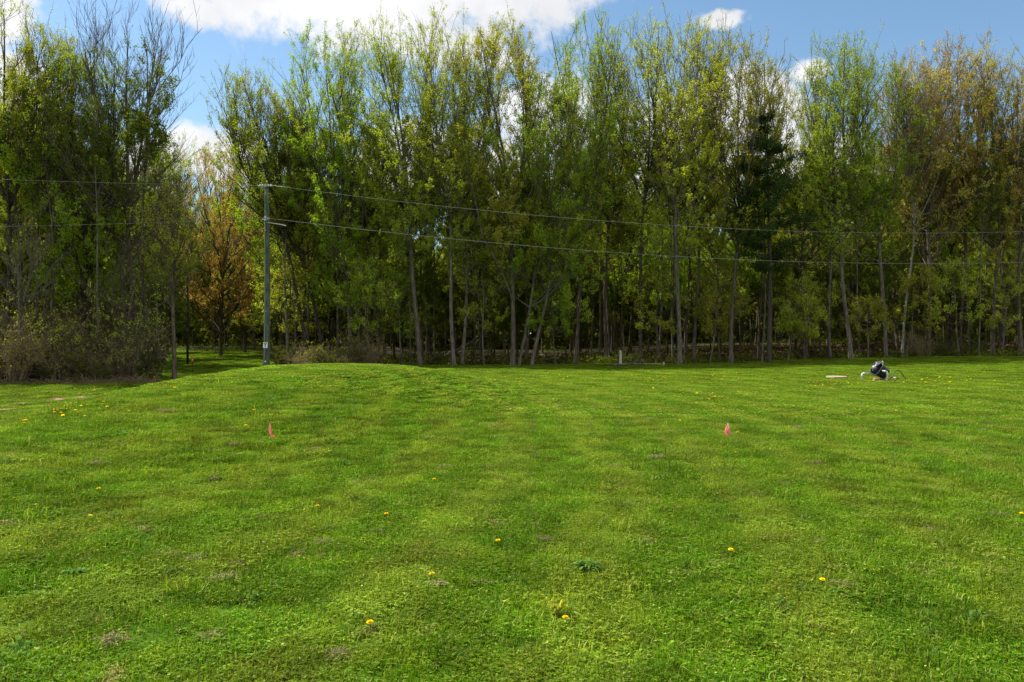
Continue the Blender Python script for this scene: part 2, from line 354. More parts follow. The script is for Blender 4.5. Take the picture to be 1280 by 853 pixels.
# ------------------------------------------------------------------ trees
def lerp(a, b, t): return a+(b-a)*t
def grow(seed, H, r0, lean=(0, 0), bend=(0, 0), fork=.45, leaders=2, spread=.10, cb=.28, R=3.0, nprim=60, nsec=7, nter=3,
         nleaf=16000, leaf=.125, el0=32, el1=79, topthin=.5, low=.0, bark='grey', mat='olive', lowmat=None):
    R = R*(1.26 if H > 12 else 1.0); rng = np.random.default_rng(seed); G = Geo(); r0 = r0*.70; leaf = leaf*.88; nprim = int(nprim*1.25); nleaf = int(nleaf*2.15)
    lean = np.array(lean, float); bend = np.array(bend, float)
    ph = rng.uniform(0, 6.28, 4)
    def stem(h):                                # centre of the bole at height fraction h
        h = np.asarray(h, float)[..., None]
        wob = np.concatenate([np.sin(h*5+ph[0])*.007+np.sin(h*11+ph[1])*.004-np.sin(ph[0])*.007-np.sin(ph[1])*.004,
                              np.sin(h*4+ph[2])*.007+np.sin(h*9+ph[3])*.004-np.sin(ph[2])*.007-np.sin(ph[3])*.004], -1)*H
        xy = lean*h + bend*h*(1-h)*4*.25 + wob
        return np.concatenate([xy, h*H], -1)
    def srad(h): return r0*(1-np.clip(h, 0, 1))**.85*.95+.018
    if leaders <= 1: fork = 1.0
    hs = np.linspace(0, fork, 14); P = stem(hs); rr = srad(hs*(1 if fork < 1 else .98)); rr[0] *= 1.35; rr[1] *= 1.06
    P[0, 2] -= .15; G.tube(P, rr, 9, False)
    L = []
    for k in range(leaders if fork < 1 else 0):
        a = k/leaders*6.283+ph[0]; top = rng.uniform(.82, .95)
        s = np.linspace(0, 1, 10); hh = fork+(top-fork)*s
        q = stem(hh); sp_ = spread*H*(s**.8)*rng.uniform(.7, 1.25)
        q[:, 0] += np.cos(a)*sp_; q[:, 1] += np.sin(a)*sp_
        r = srad(fork)*.82*(1-s)**.8+.015; L.append((q, r)); G.tube(q, r, 7, False)
    # primaries: each reaches a point inside a rounded crown envelope
    t = np.sort(rng.uniform(0, 1, nprim)**.72); hfrac = cb+(.99-cb)*t
    env = R*np.sin(np.pi*np.clip(.12+.83*t**1.5, 0, 1))**.62*(1+.22*np.sin(t*9+ph[3]))
    az_ = np.arange(nprim)*2.4+rng.uniform(0, 1.2, nprim)
    env = env*(1+.28*np.sin(az_*2+ph[1])*np.cos(t*5+ph[2]))
    rT = env*np.sqrt(rng.uniform(.12, 1.05, nprim))
    asc = np.radians(np.clip(lerp(el0-8, el1-20, t**.7)+rng.normal(0, 7, nprim), -5, 72))
    h0 = np.clip(hfrac-rT*np.tan(asc)/H, cb*.85, .97)
    T = stem(hfrac); T[:, 0] += np.cos(az_)*rT; T[:, 1] += np.sin(az_)*rT
    p0 = np.empty((nprim, 3)); rad0 = np.empty(nprim)
    for i_ in range(nprim):
        h = h0[i_]
        if h <= fork or not L: p0[i_] = stem(h); rad0[i_] = srad(h)
        else:
            s = min((h-fork)/(1-fork), .97)*9; k = int(s); f = s-k
            cand = [(q[k]*(1-f)+q[min(k+1, 9)]*f, r[k]) for q, r in L]
            a = min(cand, key=lambda c: (c[0][0]-T[i_, 0])**2+(c[0][1]-T[i_, 1])**2)
            p0[i_], rad0[i_] = a
    s = np.linspace(0, 1, 6)[None, :, None]; dv = T-p0; Lp = np.linalg.norm(dv, axis=1)+.2; d = unit(dv)
    PP = p0[:, None]+dv[:, None]*np.concatenate([s**.95, s**.95, s**1.08], -1)+rng.normal(0, .025, (nprim, 6, 3))*Lp[:, None, None]*s
    def poly(p, d, L_, K, up):
        s = np.linspace(0, 1, K)[None, :, None]
        w_ = rng.normal(0, .05, (len(p), K, 3))*L_[:, None, None]*s
        q = p[:, None]+d[:, None]*L_[:, None, None]*s+w_
        q[..., 2] += up*(L_[:, None]*s[..., 0]**2); return q
    rp = np.minimum(rad0*.6, .012+Lp*.011)[:, None]*np.linspace(1, .2, 6)[None]
    v, q = tubes(PP, rp, 5); G.add(v, q)
    # secondaries
    ip = np.repeat(np.arange(nprim), nsec); s = rng.uniform(.22, 1, len(ip)); k = np.minimum((s*5).astype(int), 4); f = (s*5-k)[:, None]
    p1 = PP[ip, k]*(1-f)+PP[ip, k+1]*f
    d1 = unit(d[ip]*.8+unit(rng.normal(size=(len(ip), 3)))*.75+np.array([0, 0, .5]))
    L1 = np.minimum(Lp[ip]*lerp(.42, .22, s)*rng.uniform(.6, 1.25, len(ip))+.25, 1.7)
    P1 = poly(p1, d1, L1, 4, .18); r1 = (.006+L1*.0045)[:, None]*np.linspace(1, .45, 4)[None]
    v, q = tubes(P1, r1, 3); G.add(v, q)
    n1_ = len(ip); i2 = np.repeat(np.arange(n1_), nter); s = rng.uniform(.25, 1, len(i2)); k = np.minimum((s*3).astype(int), 2); f = (s*3-k)[:, None]
    p2 = P1[i2, k]*(1-f)+P1[i2, k+1]*f
    d2 = unit(d1[i2]*.8+unit(rng.normal(size=(len(i2), 3)))*.6+np.array([0, 0, .5])); L2 = rng.uniform(.25, .75, len(i2))*min(1, R/2.4)
    P2 = poly(p2, d2, L2, 3, .1); r2 = np.full((len(i2), 3), .0052)*np.array([1.2, 1, .7])
    v, q = tubes(P2, r2, 3); G.add(v, q)
    trunk = mesh_np('trunk', np.concatenate(G.V), [np.concatenate(G.F)], BK[bark], True)
    crown = None
    if nleaf:
        top = float(P2[..., 2].max()); bot = cb*H
        # leaves sit in clusters along the twigs
        nc = nleaf//6
        wgt = np.ones(len(i2)); zr = (P2[:, 1, 2]-bot)/(top-bot); wgt *= np.clip(1-topthin*np.clip(zr-.45, 0, 1)*1.15, .10, 1)*np.clip(.35+zr*2.2+low, .1, 1)
        cl_ = .35+rng.uniform(0, 1, n1_)**1.5*1.4; wgt *= cl_[i2]
        ci = rng.choice(len(i2), nc, p=wgt/wgt.sum()); sc_ = rng.uniform(.15, 1.05, (nc, 1))
        cc = P2[ci, 0]*(1-sc_)+P2[ci, 2]*sc_+rng.normal(0, .05, (nc, 3))
        C = np.repeat(cc, 6, 0)+rng.normal(0, leaf*.55, (nc*6, 3))
        zr = np.clip((C[:, 2]-bot)/(top-bot), 0, 1); size = leaf*lerp(1.15, .62, zr)
        v, q = leaves(C, size, rng, .5)
        crown = mesh_np('crown', v, [q], LM[mat])
    return trunk, crown
def plant(meshes, name, label, cat, loc, rz=0, group=None, s=1.0, crown_name='crown', trunk_name='trunk'):
    t = thing(name, label, cat, loc, rz, group); t.scale = (s, s, s)
    obj(trunk_name, meshes[0], t)
    if meshes[1] is not None: obj(crown_name, meshes[1], t)
    return t

# front trees: base column px, distance m, top row px, top column px, bole radius, kind, leaves, extra, label
EDGE = 'tall trees along the edge of the wood'
front = [
 # --- left clump
 (8,   39.0,   0,   6, .17, dict(mat='olive', bark='dark', nleaf=15000, R=2.6, leaders=3, cb=.2, topthin=.75, low=.5), 'maple_tree', 'tall dark-stemmed maple with thin tips against the cloud, cut by the left picture border'),
 (55,  41.0,  28,  62, .14, dict(mat='olive', bark='mid', nleaf=13000, R=2.2, leaders=3, cb=.3, topthin=.8), 'maple_tree', 'slim dark maple with sparse upswept tips between the border maple and the vivid green maple'),
 (104, 40.0,  72, 108, .16, dict(mat='fresh', bark='dark', nleaf=26000, R=2.9, leaders=2, cb=.15, topthin=.35, low=.6), 'maple_tree', 'vivid green leafy maple just left of the bare grey tree'),
 (170, 40.5,   4, 165, .16, dict(mat='red', bark='mid', nleaf=0, R=3.4, leaders=3, cb=.3, nprim=54, nsec=9, nter=5, el0=30, el1=66), 'bare_tree', 'tall leafless grey tree with fine open twigs against the blue sky'),
 (140, 42.0,  35, 135, .10, dict(mat='red', bark='mid', nleaf=500, R=2.0, leaders=2, cb=.35, nprim=40, nsec=8, nter=5, el0=40, el1=70), 'bare_tree', 'thinner leafless tree just left of the tall bare grey tree'),
 (218, 38.3, 215, 212, .13, dict(mat='olive', bark='mid', nleaf=2600, R=1.5, leaders=1, cb=.3, topthin=.2, nprim=30), 'maple_tree', 'thin-leaved young tree standing at the corner of the thicket beside the grassy gap'),
 # --- the gap, farther back
 (205, 76.0, 186, 206, .16, dict(mat='light', bark='mid', nleaf=14000, R=3.6, leaders=3, cb=.3), 'maple_tree', 'far pale green maple seen over the grassy gap, left of the bronze one'),
 (236, 79.0, 178, 238, .16, dict(mat='olive', bark='mid', nleaf=13000, R=3.4, leaders=3, cb=.3), 'maple_tree', 'far olive maple at the back of the gap, against the small white cloud'),
 (276, 64.0, 186, 272, .17, dict(mat='rust', bark='mid', nleaf=26000, R=4.2, leaders=3, cb=.12, topthin=.2, low=.8), 'maple_tree', 'rounded orange-brown tree closing the grassy gap left of the utility pole'),
 (306, 70.0, 205, 305, .16, dict(mat='olive', bark='mid', nleaf=17000, R=3.6, leaders=2, cb=.12, topthin=.2, low=.8), 'maple_tree', 'olive green tree right behind the utility pole at the gap'),
 # --- centre left
 (392, 49.5,  92, 293, .17, dict(mat='fresh', bark='dark', nleaf=14000, R=2.5, leaders=2, cb=.38, topthin=.45, bend=(.5, 0)), 'maple_tree', 'maple leaning left above the utility pole, leftmost of the tall wood edge'),
 (408, 50.5,  78, 345, .16, dict(mat='olive', bark='dark', nleaf=17000, R=2.7, leaders=2, cb=.25, topthin=.5), 'maple_tree', 'olive maple leaning slightly left, right beside the leftmost leaning maple'),
 (438, 49.0,  42, 405, .17, dict(mat='fresh', bark='grey', nleaf=30000, R=2.9, leaders=3, cb=.14, topthin=.45, low=.6), 'maple_tree', 'brightest green maple of the wood edge, right of the utility pole'),
 (474, 50.0,  48, 447, .15, dict(mat='olive', bark='mid', nleaf=18000, R=2.5, leaders=2, cb=.2, topthin=.6, low=.3), 'maple_tree', 'olive maple next to the brightest green one, branches above the brown shrubs'),
 (525, 47.6,  22, 492, .19, dict(mat='olive', bark='grey', nleaf=21000, R=2.8, leaders=3, cb=.30, topthin=.8), 'maple_tree', 'maple with a thick clean grey bole behind the right end of the mound'),
 (568, 47.5,  18, 540, .15, dict(mat='light', bark='grey', nleaf=17000, R=2.5, leaders=3, cb=.34, topthin=.85), 'maple_tree', 'left stem of the close grey pair right of the thick clean bole'),
 (577, 48.2,  55, 592, .14, dict(mat='olive', bark='grey', nleaf=16000, R=2.4, leaders=2, cb=.3, topthin=.75), 'maple_tree', 'right stem of the close grey pair right of the thick clean bole'),
 (641, 47.5,  22, 634, .19, dict(mat='gold', bark='grey', nleaf=30000, R=3.1, leaders=4, cb=.22, topthin=.35, spread=.11), 'maple_tree', 'broad yellow-olive maple with a dense vase crown at the centre of the wood'),
 (648, 47.9,  95, 698, .12, dict(mat='fresh', bark='grey', nleaf=24000, R=2.9, leaders=2, cb=.24, topthin=.3, low=.5), 'maple_tree', 'green maple leaning right from beside the broad yellow-olive maple'),
 (664, 47.8,  120, 720, .12, dict(mat='fresh', bark='grey', nleaf=17000, R=2.6, leaders=1, cb=.3, topthin=.3), 'maple_tree', 'slender maple leaning far right near the wood centre'),
 (718, 49.5,  14, 737, .13, dict(mat='fresh', bark='grey', nleaf=13000, R=2.4, leaders=3, cb=.3, topthin=.75), 'maple_tree', 'slim green-tipped maple at the right end of the big cloud'),
 (758, 51.0,  60, 765, .14, dict(mat='olive', bark='mid', nleaf=13000, R=2.4, leaders=2, cb=.3, topthin=.7), 'maple_tree', 'olive maple behind the short pale post'),
 (800, 50.5,  14, 798, .16, dict(mat='olive', bark='mid', nleaf=14000, R=2.5, leaders=3, cb=.26, topthin=.85), 'maple_tree', 'tall dark-stemmed maple with thin brownish tips right of the short pale post'),
 (850, 47.9,  12, 832, .18, dict(mat='light', bark='grey', nleaf=22000, R=2.9, leaders=3, cb=.3, topthin=.8), 'maple_tree', 'tallest light green maple with a stout grey bole right of the fallen branch'),
 (867, 50.0,  30, 872, .14, dict(mat='olive', bark='grey', nleaf=12000, R=2.3, leaders=2, cb=.35, topthin=.85), 'maple_tree', 'narrow maple just right of the tallest light green one'),
 (914, 48.0,  40, 915, .15, dict(mat='olive', bark='grey', nleaf=15000, R=2.6, leaders=3, cb=.34, topthin=.85), 'maple_tree', 'straight grey maple under the small isolated cloud'),
 (952, 48.6,  76, 958, .07, dict(mat='olive', bark='grey', nleaf=3000, R=1.3, leaders=1, cb=.66, topthin=.7, nprim=26), 'maple_tree', 'very thin straight tree against the left side of the dark pine'),
 (1008, 51.5, 92, 995, .13, dict(mat='gold', bark='mid', nleaf=13000, R=2.4, leaders=2, cb=.3, topthin=.6), 'maple_tree', 'yellowish tree just right of the dark pine'),
 (1038, 49.8, 100, 1030, .11, dict(mat='light', bark='grey', nleaf=10000, R=2.0, leaders=2, cb=.35, topthin=.6), 'maple_tree', 'slim light green tree left of the stout bole behind the tipped black tub'),
 (1064, 49.5,  46, 1052, .18, dict(mat='fresh', bark='grey', nleaf=17000, R=2.5, leaders=3, cb=.35, topthin=.6), 'maple_tree', 'green maple with stout grey bole and spiky tips just left of the tipped black tub'),
 (1107, 50.5,  62, 1095, .17, dict(mat='fresh', bark='grey', nleaf=16000, R=2.6, leaders=2, cb=.35, topthin=.5), 'maple_tree', 'green maple with a straight grey bole right behind the tipped black tub'),
 (1128, 51.0,  66, 1140, .10, dict(mat='red', bark='pale', nleaf=9000, R=2.2, leaders=2, cb=.45, topthin=.4, bend=(.6, 0)), 'maple_tree', 'thin pale tree leaning right behind the black hose loop'),
 (1160, 51.0,  64, 1165, .18, dict(mat='bronze', bark='mid', nleaf=16000, R=2.8, leaders=2, cb=.3, topthin=.4), 'maple_tree', 'orange-brown tree with dark bole, first of the bronze crowns on the right'),
 (1200, 52.5,  48, 1203, .13, dict(mat='bronze', bark='mid', nleaf=17000, R=2.9, leaders=3, cb=.35, topthin=.5), 'maple_tree', 'tallest bronze-budding tree right of the black hose loop'),
 (1240, 51.5,  68, 1252, .18, dict(mat='gold', bark='grey', nleaf=19000, R=2.9, leaders=3, cb=.35, topthin=.25), 'maple_tree', 'golden leafy tree with a stout bole near the right picture border'),
 (1277, 50.5,  66, 1290, .17, dict(mat='bronze', bark='mid', nleaf=17000, R=2.8, leaders=2, cb=.3, topthin=.3), 'maple_tree', 'bronze tree cut by the right picture border'),
]
for n_, (bx, D, ty, tx, r0, kw, nm, lab) in enumerate(front):
    loc = at(bx, D); H = zof(ty, D)-loc[2]; kw = dict(kw)
    kw.setdefault('lean', ((tx-bx)/F*D, 0))
    me = grow(100+n_, H*.985, r0, **kw)
    plant(me, nm, lab, 'tree', loc, 0, EDGE)

# conifer
def pine(seed, H, r0, cb, R):
    rng = np.random.default_rng(seed); G = Geo(); s = np.linspace(0, 1, 14)
    P = np.stack([.1*np.sin(s*5), .08*np.sin(s*4), s*H], -1); P[0, 2] -= .1; G.tube(P, r0*(1-s)**.8+.02, 9, False)
    C = []; B = []; Rr = []
    for h in np.arange(cb, .985, .043):
        t = (h-cb)/(1-cb)
        for k in range(5):
            a = rng.uniform(0, 6.28); Lb = R*(1-t)**.55*(.45+.55*min(1, t*5))*rng.uniform(.55, 1.25)+.3
            p = np.array([.1*math.sin(h*5), .08*math.sin(h*4), h*H]); ss = np.linspace(0, 1, 5)[:, None]
            d = np.array([math.cos(a), math.sin(a), .12])
            q = p+d*Lb*ss; q[:, 2] += .12*Lb*(ss[:, 0]**2); B.append(q); Rr.append(np.linspace(.035, .01, 5))
            m_ = int(26*Lb)
            sA = rng.uniform(.25, 1.05, m_)[:, None]; c = p+d*Lb*sA; c[:, 2] += .12*Lb*sA[:, 0]**2
            c += rng.normal(0, 1, (m_, 3))*np.array([.24, .24, .10])*Lb*.55
            C.append(np.repeat(c, 14, 0)+rng.normal(0, .10, (m_*14, 3)))
    v, q = tubes(np.array(B), np.array(Rr), 4); G.add(v, q)
    v, q = leaves(np.concatenate(C), .17, rng, 0, .22)
    return mesh_np('trunk', np.concatenate(G.V), [np.concatenate(G.F)], BK['dark'], True), mesh_np('crown', v, [q], LM['needle'])
loc = at(961, 46.9); plant(pine(7, zof(146, 46.9)-loc[2], .13, .38, 2.3), 'pine_tree', 'dark evergreen pine showing as a black-green patch among the spring trees', 'tree', loc)

# dead pale tree, and saplings at the edge
loc = at(22, 36.6); me = grow(301, zof(262, 36.6)-loc[2], .10, lean=(.8, 0), leaders=2, fork=.4, spread=.16, cb=.3, R=2.0, nprim=20, nsec=6, nter=4, nleaf=0, bark='grey', el0=5, el1=75)
plant(me, 'dead_tree', 'pale bleached dead tree with curving bare limbs over the thicket at left', 'tree', loc)
loc = at(150, 37.4); me = grow(302, zof(300, 37.4)-loc[2], .08, lean=(.4, 0), leaders=2, fork=.4, spread=.16, cb=.3, R=1.8, nprim=18, nsec=6, nter=4, nleaf=0, bark='mid', el0=5, el1=75)
plant(me, 'dead_tree', 'grey-brown leafless small tree in the thicket below the tall bare tree', 'tree', loc)
SAP = 'saplings along the edge of the wood'
saps = [(985, 48.6, 350, 1000, 'light', 'young tree with layered yellow-green leaves and forked pale stem left of the stout boles'),
 (1200, 49.8, 330, 1188, 'light', 'young tree with spreading yellow-green sprays on the right side of the wood'),
 (1132, 50.5, 340, 1152, 'light', 'slanting pale sapling behind the black hose loop'),
 (887, 48.6, 330, 908, 'olive', 'slender sapling leaning right between the two grey boles'),
 (900, 49.5, 360, 897, 'light', 'very thin upright sapling just left of the straight grey maple'),
 (1006, 49.0, 360, 1003, 'light', 'thin upright sapling with few pale leaves right of the forked young tree'),
 (460, 47.3, 330, 455, 'light', 'small bright-leaved sapling above the brown shrubs by the mound'),
 (502, 48.2, 345, 498, 'fresh', 'green sapling just left of the thick clean bole'),
 (605, 48.5, 330, 603, 'olive', 'olive sapling between the grey pair and the broad central maple'),
 (695, 48.8, 360, 690, 'fresh', 'green sapling right of the leaning slender maple'),
 (722, 47.9, 300, 724, 'light', 'thin pale-stemmed sapling left of the short pale post'),
 (820, 48.7, 330, 824, 'light', 'light green sapling left of the stout grey bole'),
 (370, 50.5, 330, 365, 'olive', 'olive sapling just right of the utility pole'),
 (350, 52.0, 320, 352, 'light', 'yellow-green sapling behind the utility pole'),
 (1253, 50.5, 345, 1262, 'gold', 'golden sapling beside the stout bole near the right border'),
 (1085, 50.2, 380, 1083, 'olive', 'low olive sapling between the two boles behind the tub')]
for n_, (bx, D, ty, tx, mt, lab) in enumerate(saps):
    loc = at(bx, D); H = zof(ty, D)-loc[2]
    me = grow(400+n_, H, .05, lean=((tx-bx)/F*D, 0), leaders=1, cb=.28, R=1.9, nprim=18, nsec=5, nter=2, nleaf=2500, leaf=.12, el0=5, el1=45, topthin=0, low=1, bark='grey' if mt != 'light' else 'mid', mat=mt)
    plant(me, 'sapling', lab, 'sapling', loc, 0, SAP)

# trees inside the wood (copies)
protos = []
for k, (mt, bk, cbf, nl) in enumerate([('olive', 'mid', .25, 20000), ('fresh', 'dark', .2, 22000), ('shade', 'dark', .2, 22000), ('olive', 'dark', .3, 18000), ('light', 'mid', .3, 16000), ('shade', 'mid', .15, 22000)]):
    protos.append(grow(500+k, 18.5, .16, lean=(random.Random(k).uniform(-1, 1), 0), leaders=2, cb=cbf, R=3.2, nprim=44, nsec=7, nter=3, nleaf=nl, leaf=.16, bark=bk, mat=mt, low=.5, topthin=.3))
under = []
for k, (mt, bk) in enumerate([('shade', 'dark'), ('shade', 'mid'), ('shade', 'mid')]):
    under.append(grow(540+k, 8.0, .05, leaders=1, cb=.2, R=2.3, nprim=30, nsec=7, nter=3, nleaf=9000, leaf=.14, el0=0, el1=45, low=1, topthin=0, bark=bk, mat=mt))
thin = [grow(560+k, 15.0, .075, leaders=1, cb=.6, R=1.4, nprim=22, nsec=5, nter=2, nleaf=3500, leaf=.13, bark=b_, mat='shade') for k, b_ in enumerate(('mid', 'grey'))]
rng = np.random.default_rng(11)
pts = [(at(f[0], f[1])[0], f[1]) for f in front]+[(at(775.5, 48.6)[0], 48.6), (at(775.5, 50)[0], 50), (at(775.5, 51.5)[0], 51.5)]
def scatter(n, lo, hi, dist, depth):
    res = []; tries = 0
    while len(res) < n and tries < 40000:
        tries += 1; y = rng.uniform(38, 112); a = rng.uniform(-.80, .80); x = a*y
        e = float(wood_edge(x, y))
        if e < lo or e > hi or y > depth: continue
        if -.46 < a < -.30 and e < .8: continue
        if any((x-p[0])**2+(y-p[1])**2 < dist*dist for p in pts): continue
        pts.append((x, y)); res.append((x, y))
    return res
MARKS = [(8, 'the border maple'), (55, 'the slim dark maple'), (104, 'the vivid green maple'), (170, 'the tall bare tree'), (215, 'the thin corner tree'), (245, 'the gap'), (280, 'the orange-brown gap tree'), (333, 'the utility pole'),
 (370, 'the leftmost leaning maple'), (438, 'the bright green maple'), (474, 'the brown shrubs'), (525, 'the thick clean bole'), (572, 'the close grey pair'), (608, 'the olive central sapling'), (641, 'the broad vase maple'), (675, 'the leaning slender maple'),
 (718, 'the slim green-tipped maple'), (758, 'the olive post-side maple'), (778, 'the short pale post'), (805, 'the fallen branch'), (830, 'the small pale stub'), (850, 'the stout grey bole'), (880, 'the right-leaning sapling'), (914, 'the straight grey maple'), (957, 'the dark pine'),
 (1008, 'the yellowish tree'), (1038, 'the slim light maple'), (1064, 'the spiky green maple'), (1090, 'the tipped tub'), (1110, 'the straight bole at the tub'), (1133, 'the hose loop'), (1160, 'the first bronze tree'), (1200, 'the tallest bronze tree'), (1240, 'the golden tree'), (1277, 'the border bronze tree')]
def where(x, y):
    px = 640+x/y*F; m = min(MARKS, key=lambda q: abs(q[0]-px)); e = float(wood_edge(x, y))
    side = 'behind' if abs(px-m[0]) < 7 else ('just left of' if px < m[0] else 'just right of')
    dp = 'close' if e < 8 else 'partway' if e < 18 else 'well' if e < 30 else 'deep' if e < 42 else 'very deep'
    return f'{dp} in the wood {side} {m[1]}'
def put_copies(spots, meshes, name, lab, cat, group, s0, s1):
    src = []
    for j, (x, y) in enumerate(spots):
        k = int(rng.integers(len(meshes)))
        loc = (x, y, float(terrain(x, y))-.05)
        plant(meshes[k], name, lab+' '+where(x, y), cat, loc, rng.uniform(0, 6.28), group, rng.uniform(s0, s1))
put_copies(scatter(150, 4.2, 62, 3.2, 104), protos, 'forest_tree', 'shaded tree', 'tree', 'trees inside the wood', .62, .93)
put_copies(scatter(95, 2.2, 32, 1.8, 92), under, 'understory_tree', 'small leafy tree', 'tree', 'small trees under the canopy', .6, 1.05)
put_copies(scatter(70, .3, 7, 1.1, 75)+scatter(50, 3, 25, 1.5, 90), thin, 'slender_tree', 'thin stem', 'tree', 'thin stems inside the wood', .7, 1.1)

# far mass of the wood behind everything
def far_wood():
    rng = np.random.default_rng(5); n = 150000; a = rng.uniform(-.95, .95, n//6); y = rng.uniform(104, 134, n//6); x = a*y
    hmax = 15+3*np.sin(x*.16)+2*np.sin(x*.43+1); z = np.where(rng.uniform(0, 1, n//6) < .15, rng.uniform(-.2, 1.6, n//6), rng.uniform(0, 1, n//6)**1.5*hmax)
    c = np.stack([x, y, z+terrain(x, y)], -1); C = np.repeat(c, 6, 0)+rng.normal(0, .45, (n//6*6, 3))
    v, q = leaves(C, 1.0, rng, .2, .8)
    G = Geo(); G.add(v, q)
    m = 260; a = rng.uniform(-.95, .95, m); y = rng.uniform(104, 126, m); x = a*y; s = np.linspace(0, 1, 4)
    return v, q
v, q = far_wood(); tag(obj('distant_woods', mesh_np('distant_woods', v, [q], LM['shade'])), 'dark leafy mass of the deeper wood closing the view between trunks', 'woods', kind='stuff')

# undergrowth along the foot of the wood
def undergrowth():
    rng = np.random.default_rng(9); n = 10000; a = rng.uniform(-.72, .74, n); e = np.abs(rng.uniform(-.2, 1, n))**2*34; y = np.empty(n)
    yy = np.linspace(30, 100, 700)
    ed = np.array([yy[np.argmax(wood_edge(q_*yy, yy) > 0)] for q_ in a]); y = ed+e+rng.normal(0, .4, n); x = a*y
    keep = np.sin(x*.9)*np.sin(y*.7+x*.2)+rng.uniform(-.6, 1.2, n) > 0; x, y = x[keep], y[keep]
    z = terrain(x, y)+rng.uniform(.03, 1, len(x))**1.6*(.45+.6*sst(3, 14, wood_edge(x, y)))
    C = np.repeat(np.stack([x, y, z], -1), 7, 0)+rng.normal(0, .13, (len(x)*7, 3))
    return leaves(C, .12, rng, .8)
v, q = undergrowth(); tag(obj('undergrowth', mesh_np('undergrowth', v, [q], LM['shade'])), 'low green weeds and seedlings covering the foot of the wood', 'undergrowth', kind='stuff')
def litter():
    rng = np.random.default_rng(10); n = 30000; a = rng.uniform(-.3, .76, n); y = rng.uniform(49.5, 70, n); x = a*y
    k = (wood_edge(x, y) > .8) & (rng.uniform(0, 1, n) < .25+.75*sst(0, 22, x)); x, y = x[k], y[k]
    return leaves(np.stack([x, y, terrain(x, y)+rng.uniform(.02, .10, len(x))], -1), .22, rng, 1.2, .7)
v, q = litter(); tag(obj('leaf_litter', mesh_np('leaf_litter', v, [q], LM['litter'])), 'reddish-brown fallen leaves on the floor of the wood', 'leaf litter', kind='stuff')

# shrubs
def shrub(seed, H, W, nst, nleaf, mat, bark, leaf=.09, arch=.25):
    rng = np.random.default_rng(seed); G = Geo(); K = 6
    az_ = rng.uniform(0, 6.28, nst); L_ = H*rng.uniform(.5, 1.05, nst); o = rng.uniform(0, .35, nst)*W
    p = np.stack([np.cos(az_)*o, np.sin(az_)*o, np.full(nst, -.05)], -1); out_ = rng.uniform(.1, 1, nst)*W/H*.8
    d = unit(np.stack([np.cos(az_)*out_, np.sin(az_)*out_, np.ones(nst)], -1)); s = np.linspace(0, 1, K)
    P = p[:, None]+d[:, None]*L_[:, None, None]*s[None, :, None]+rng.normal(0, .035, (nst, K, 3))*L_[:, None, None]*s[None, :, None]
    P[..., 2] -= arch*L_[:, None]*s[None]**3*rng.uniform(0, 1, (nst, 1)); P[..., :2] += (d[:, None, :2]*(s[None, :, None]**2)*L_[:, None, None]*arch)
    v, q = tubes(P, rng.uniform(.012, .028, nst)[:, None]*np.linspace(1, .4, K)[None], 4); G.add(v, q)
    i1 = np.repeat(np.arange(nst), 9); k = rng.integers(1, K, len(i1)); p1 = P[i1, k]
    d1 = unit(d[i1]*.6+rng.normal(size=(len(i1), 3))*.7+np.array([0, 0, .2])); L1 = rng.uniform(.25, .9, len(i1))*H*.32
    s = np.linspace(0, 1, 4); P1 = p1[:, None]+d1[:, None]*L1[:, None, None]*s[None, :, None]+rng.normal(0, .05, (len(i1), 4, 3))*L1[:, None, None]*s[None, :, None]
    v, q = tubes(P1, np.full((len(i1), 4), .009)*np.linspace(1, .6, 4), 3); G.add(v, q)
    i2 = np.repeat(np.arange(len(i1)), 3); p2 = P1[i2, rng.integers(1, 4, len(i2))]; d2 = unit(d1[i2]+rng.normal(size=(len(i2), 3))*.8)
    P2 = p2[:, None]+d2[:, None]*rng.uniform(.12, .4, (len(i2), 1, 1))*np.linspace(0, 1, 3)[None, :, None]
    v, q = tubes(P2, np.full((len(i2), 3), .006), 3); G.add(v, q)
    V = np.concatenate(G.V); V[:, 2] = np.maximum(V[:, 2], -.05)
    st = mesh_np('stems', V, [np.concatenate(G.F)], BK[bark], True); fo = None
    if nleaf:
        c = P2[rng.integers(len(P2), size=nleaf//4), 2]; C = np.repeat(c, 4, 0)+rng.normal(0, leaf*.7, (nleaf//4*4, 3)); C[:, 2] = np.maximum(C[:, 2], .02)
        v, q = leaves(C, leaf, rng, .4); fo = mesh_np('foliage', v, [q], LM[mat])
    return st, fo
SP = [shrub(600, 3.4, 1.5, 26, 1500, 'olive', 'brown', arch=.35), shrub(601, 2.4, 1.6, 30, 3000, 'shade', 'mid', arch=.5), shrub(602, 4.4, 1.4, 22, 1500, 'light', 'mid', arch=.3),
      shrub(603, 1.8, 1.4, 34, 2600, 'shade', 'mid', arch=.5), shrub(604, 3.0, 1.7, 30, 500, 'olive', 'brown', arch=.45)]
shr = []
rs = random.Random(3)
for k in range(15): shr.append((-22+k*12.6, 36.2+rs.uniform(-.7, .8), (k*3) % 5, rs.uniform(.45, 1.0)))
for k in range(16): shr.append((-28+k*13, 38.6+rs.uniform(-.8, 1.0), (k*2+1) % 5, rs.uniform(.8, 1.35)))
TM = [(-20, 'beyond the left border'), (0, 'at the left border'), (14, 'below the border maple'), (27, 'around the bleached dead tree'), (40, 'right of the bleached dead tree'), (55, 'below the slim dark maple'), (72, 'between the slim maple and the vivid green one'),
      (90, 'left below the vivid green maple'), (104, 'below the vivid green maple'), (120, 'right below the vivid green maple'), (138, 'below the thinner leafless tree'), (152, 'around the small grey-brown dead tree'), (170, 'below the tall bare tree'), (185, 'at the corner before the gap')]
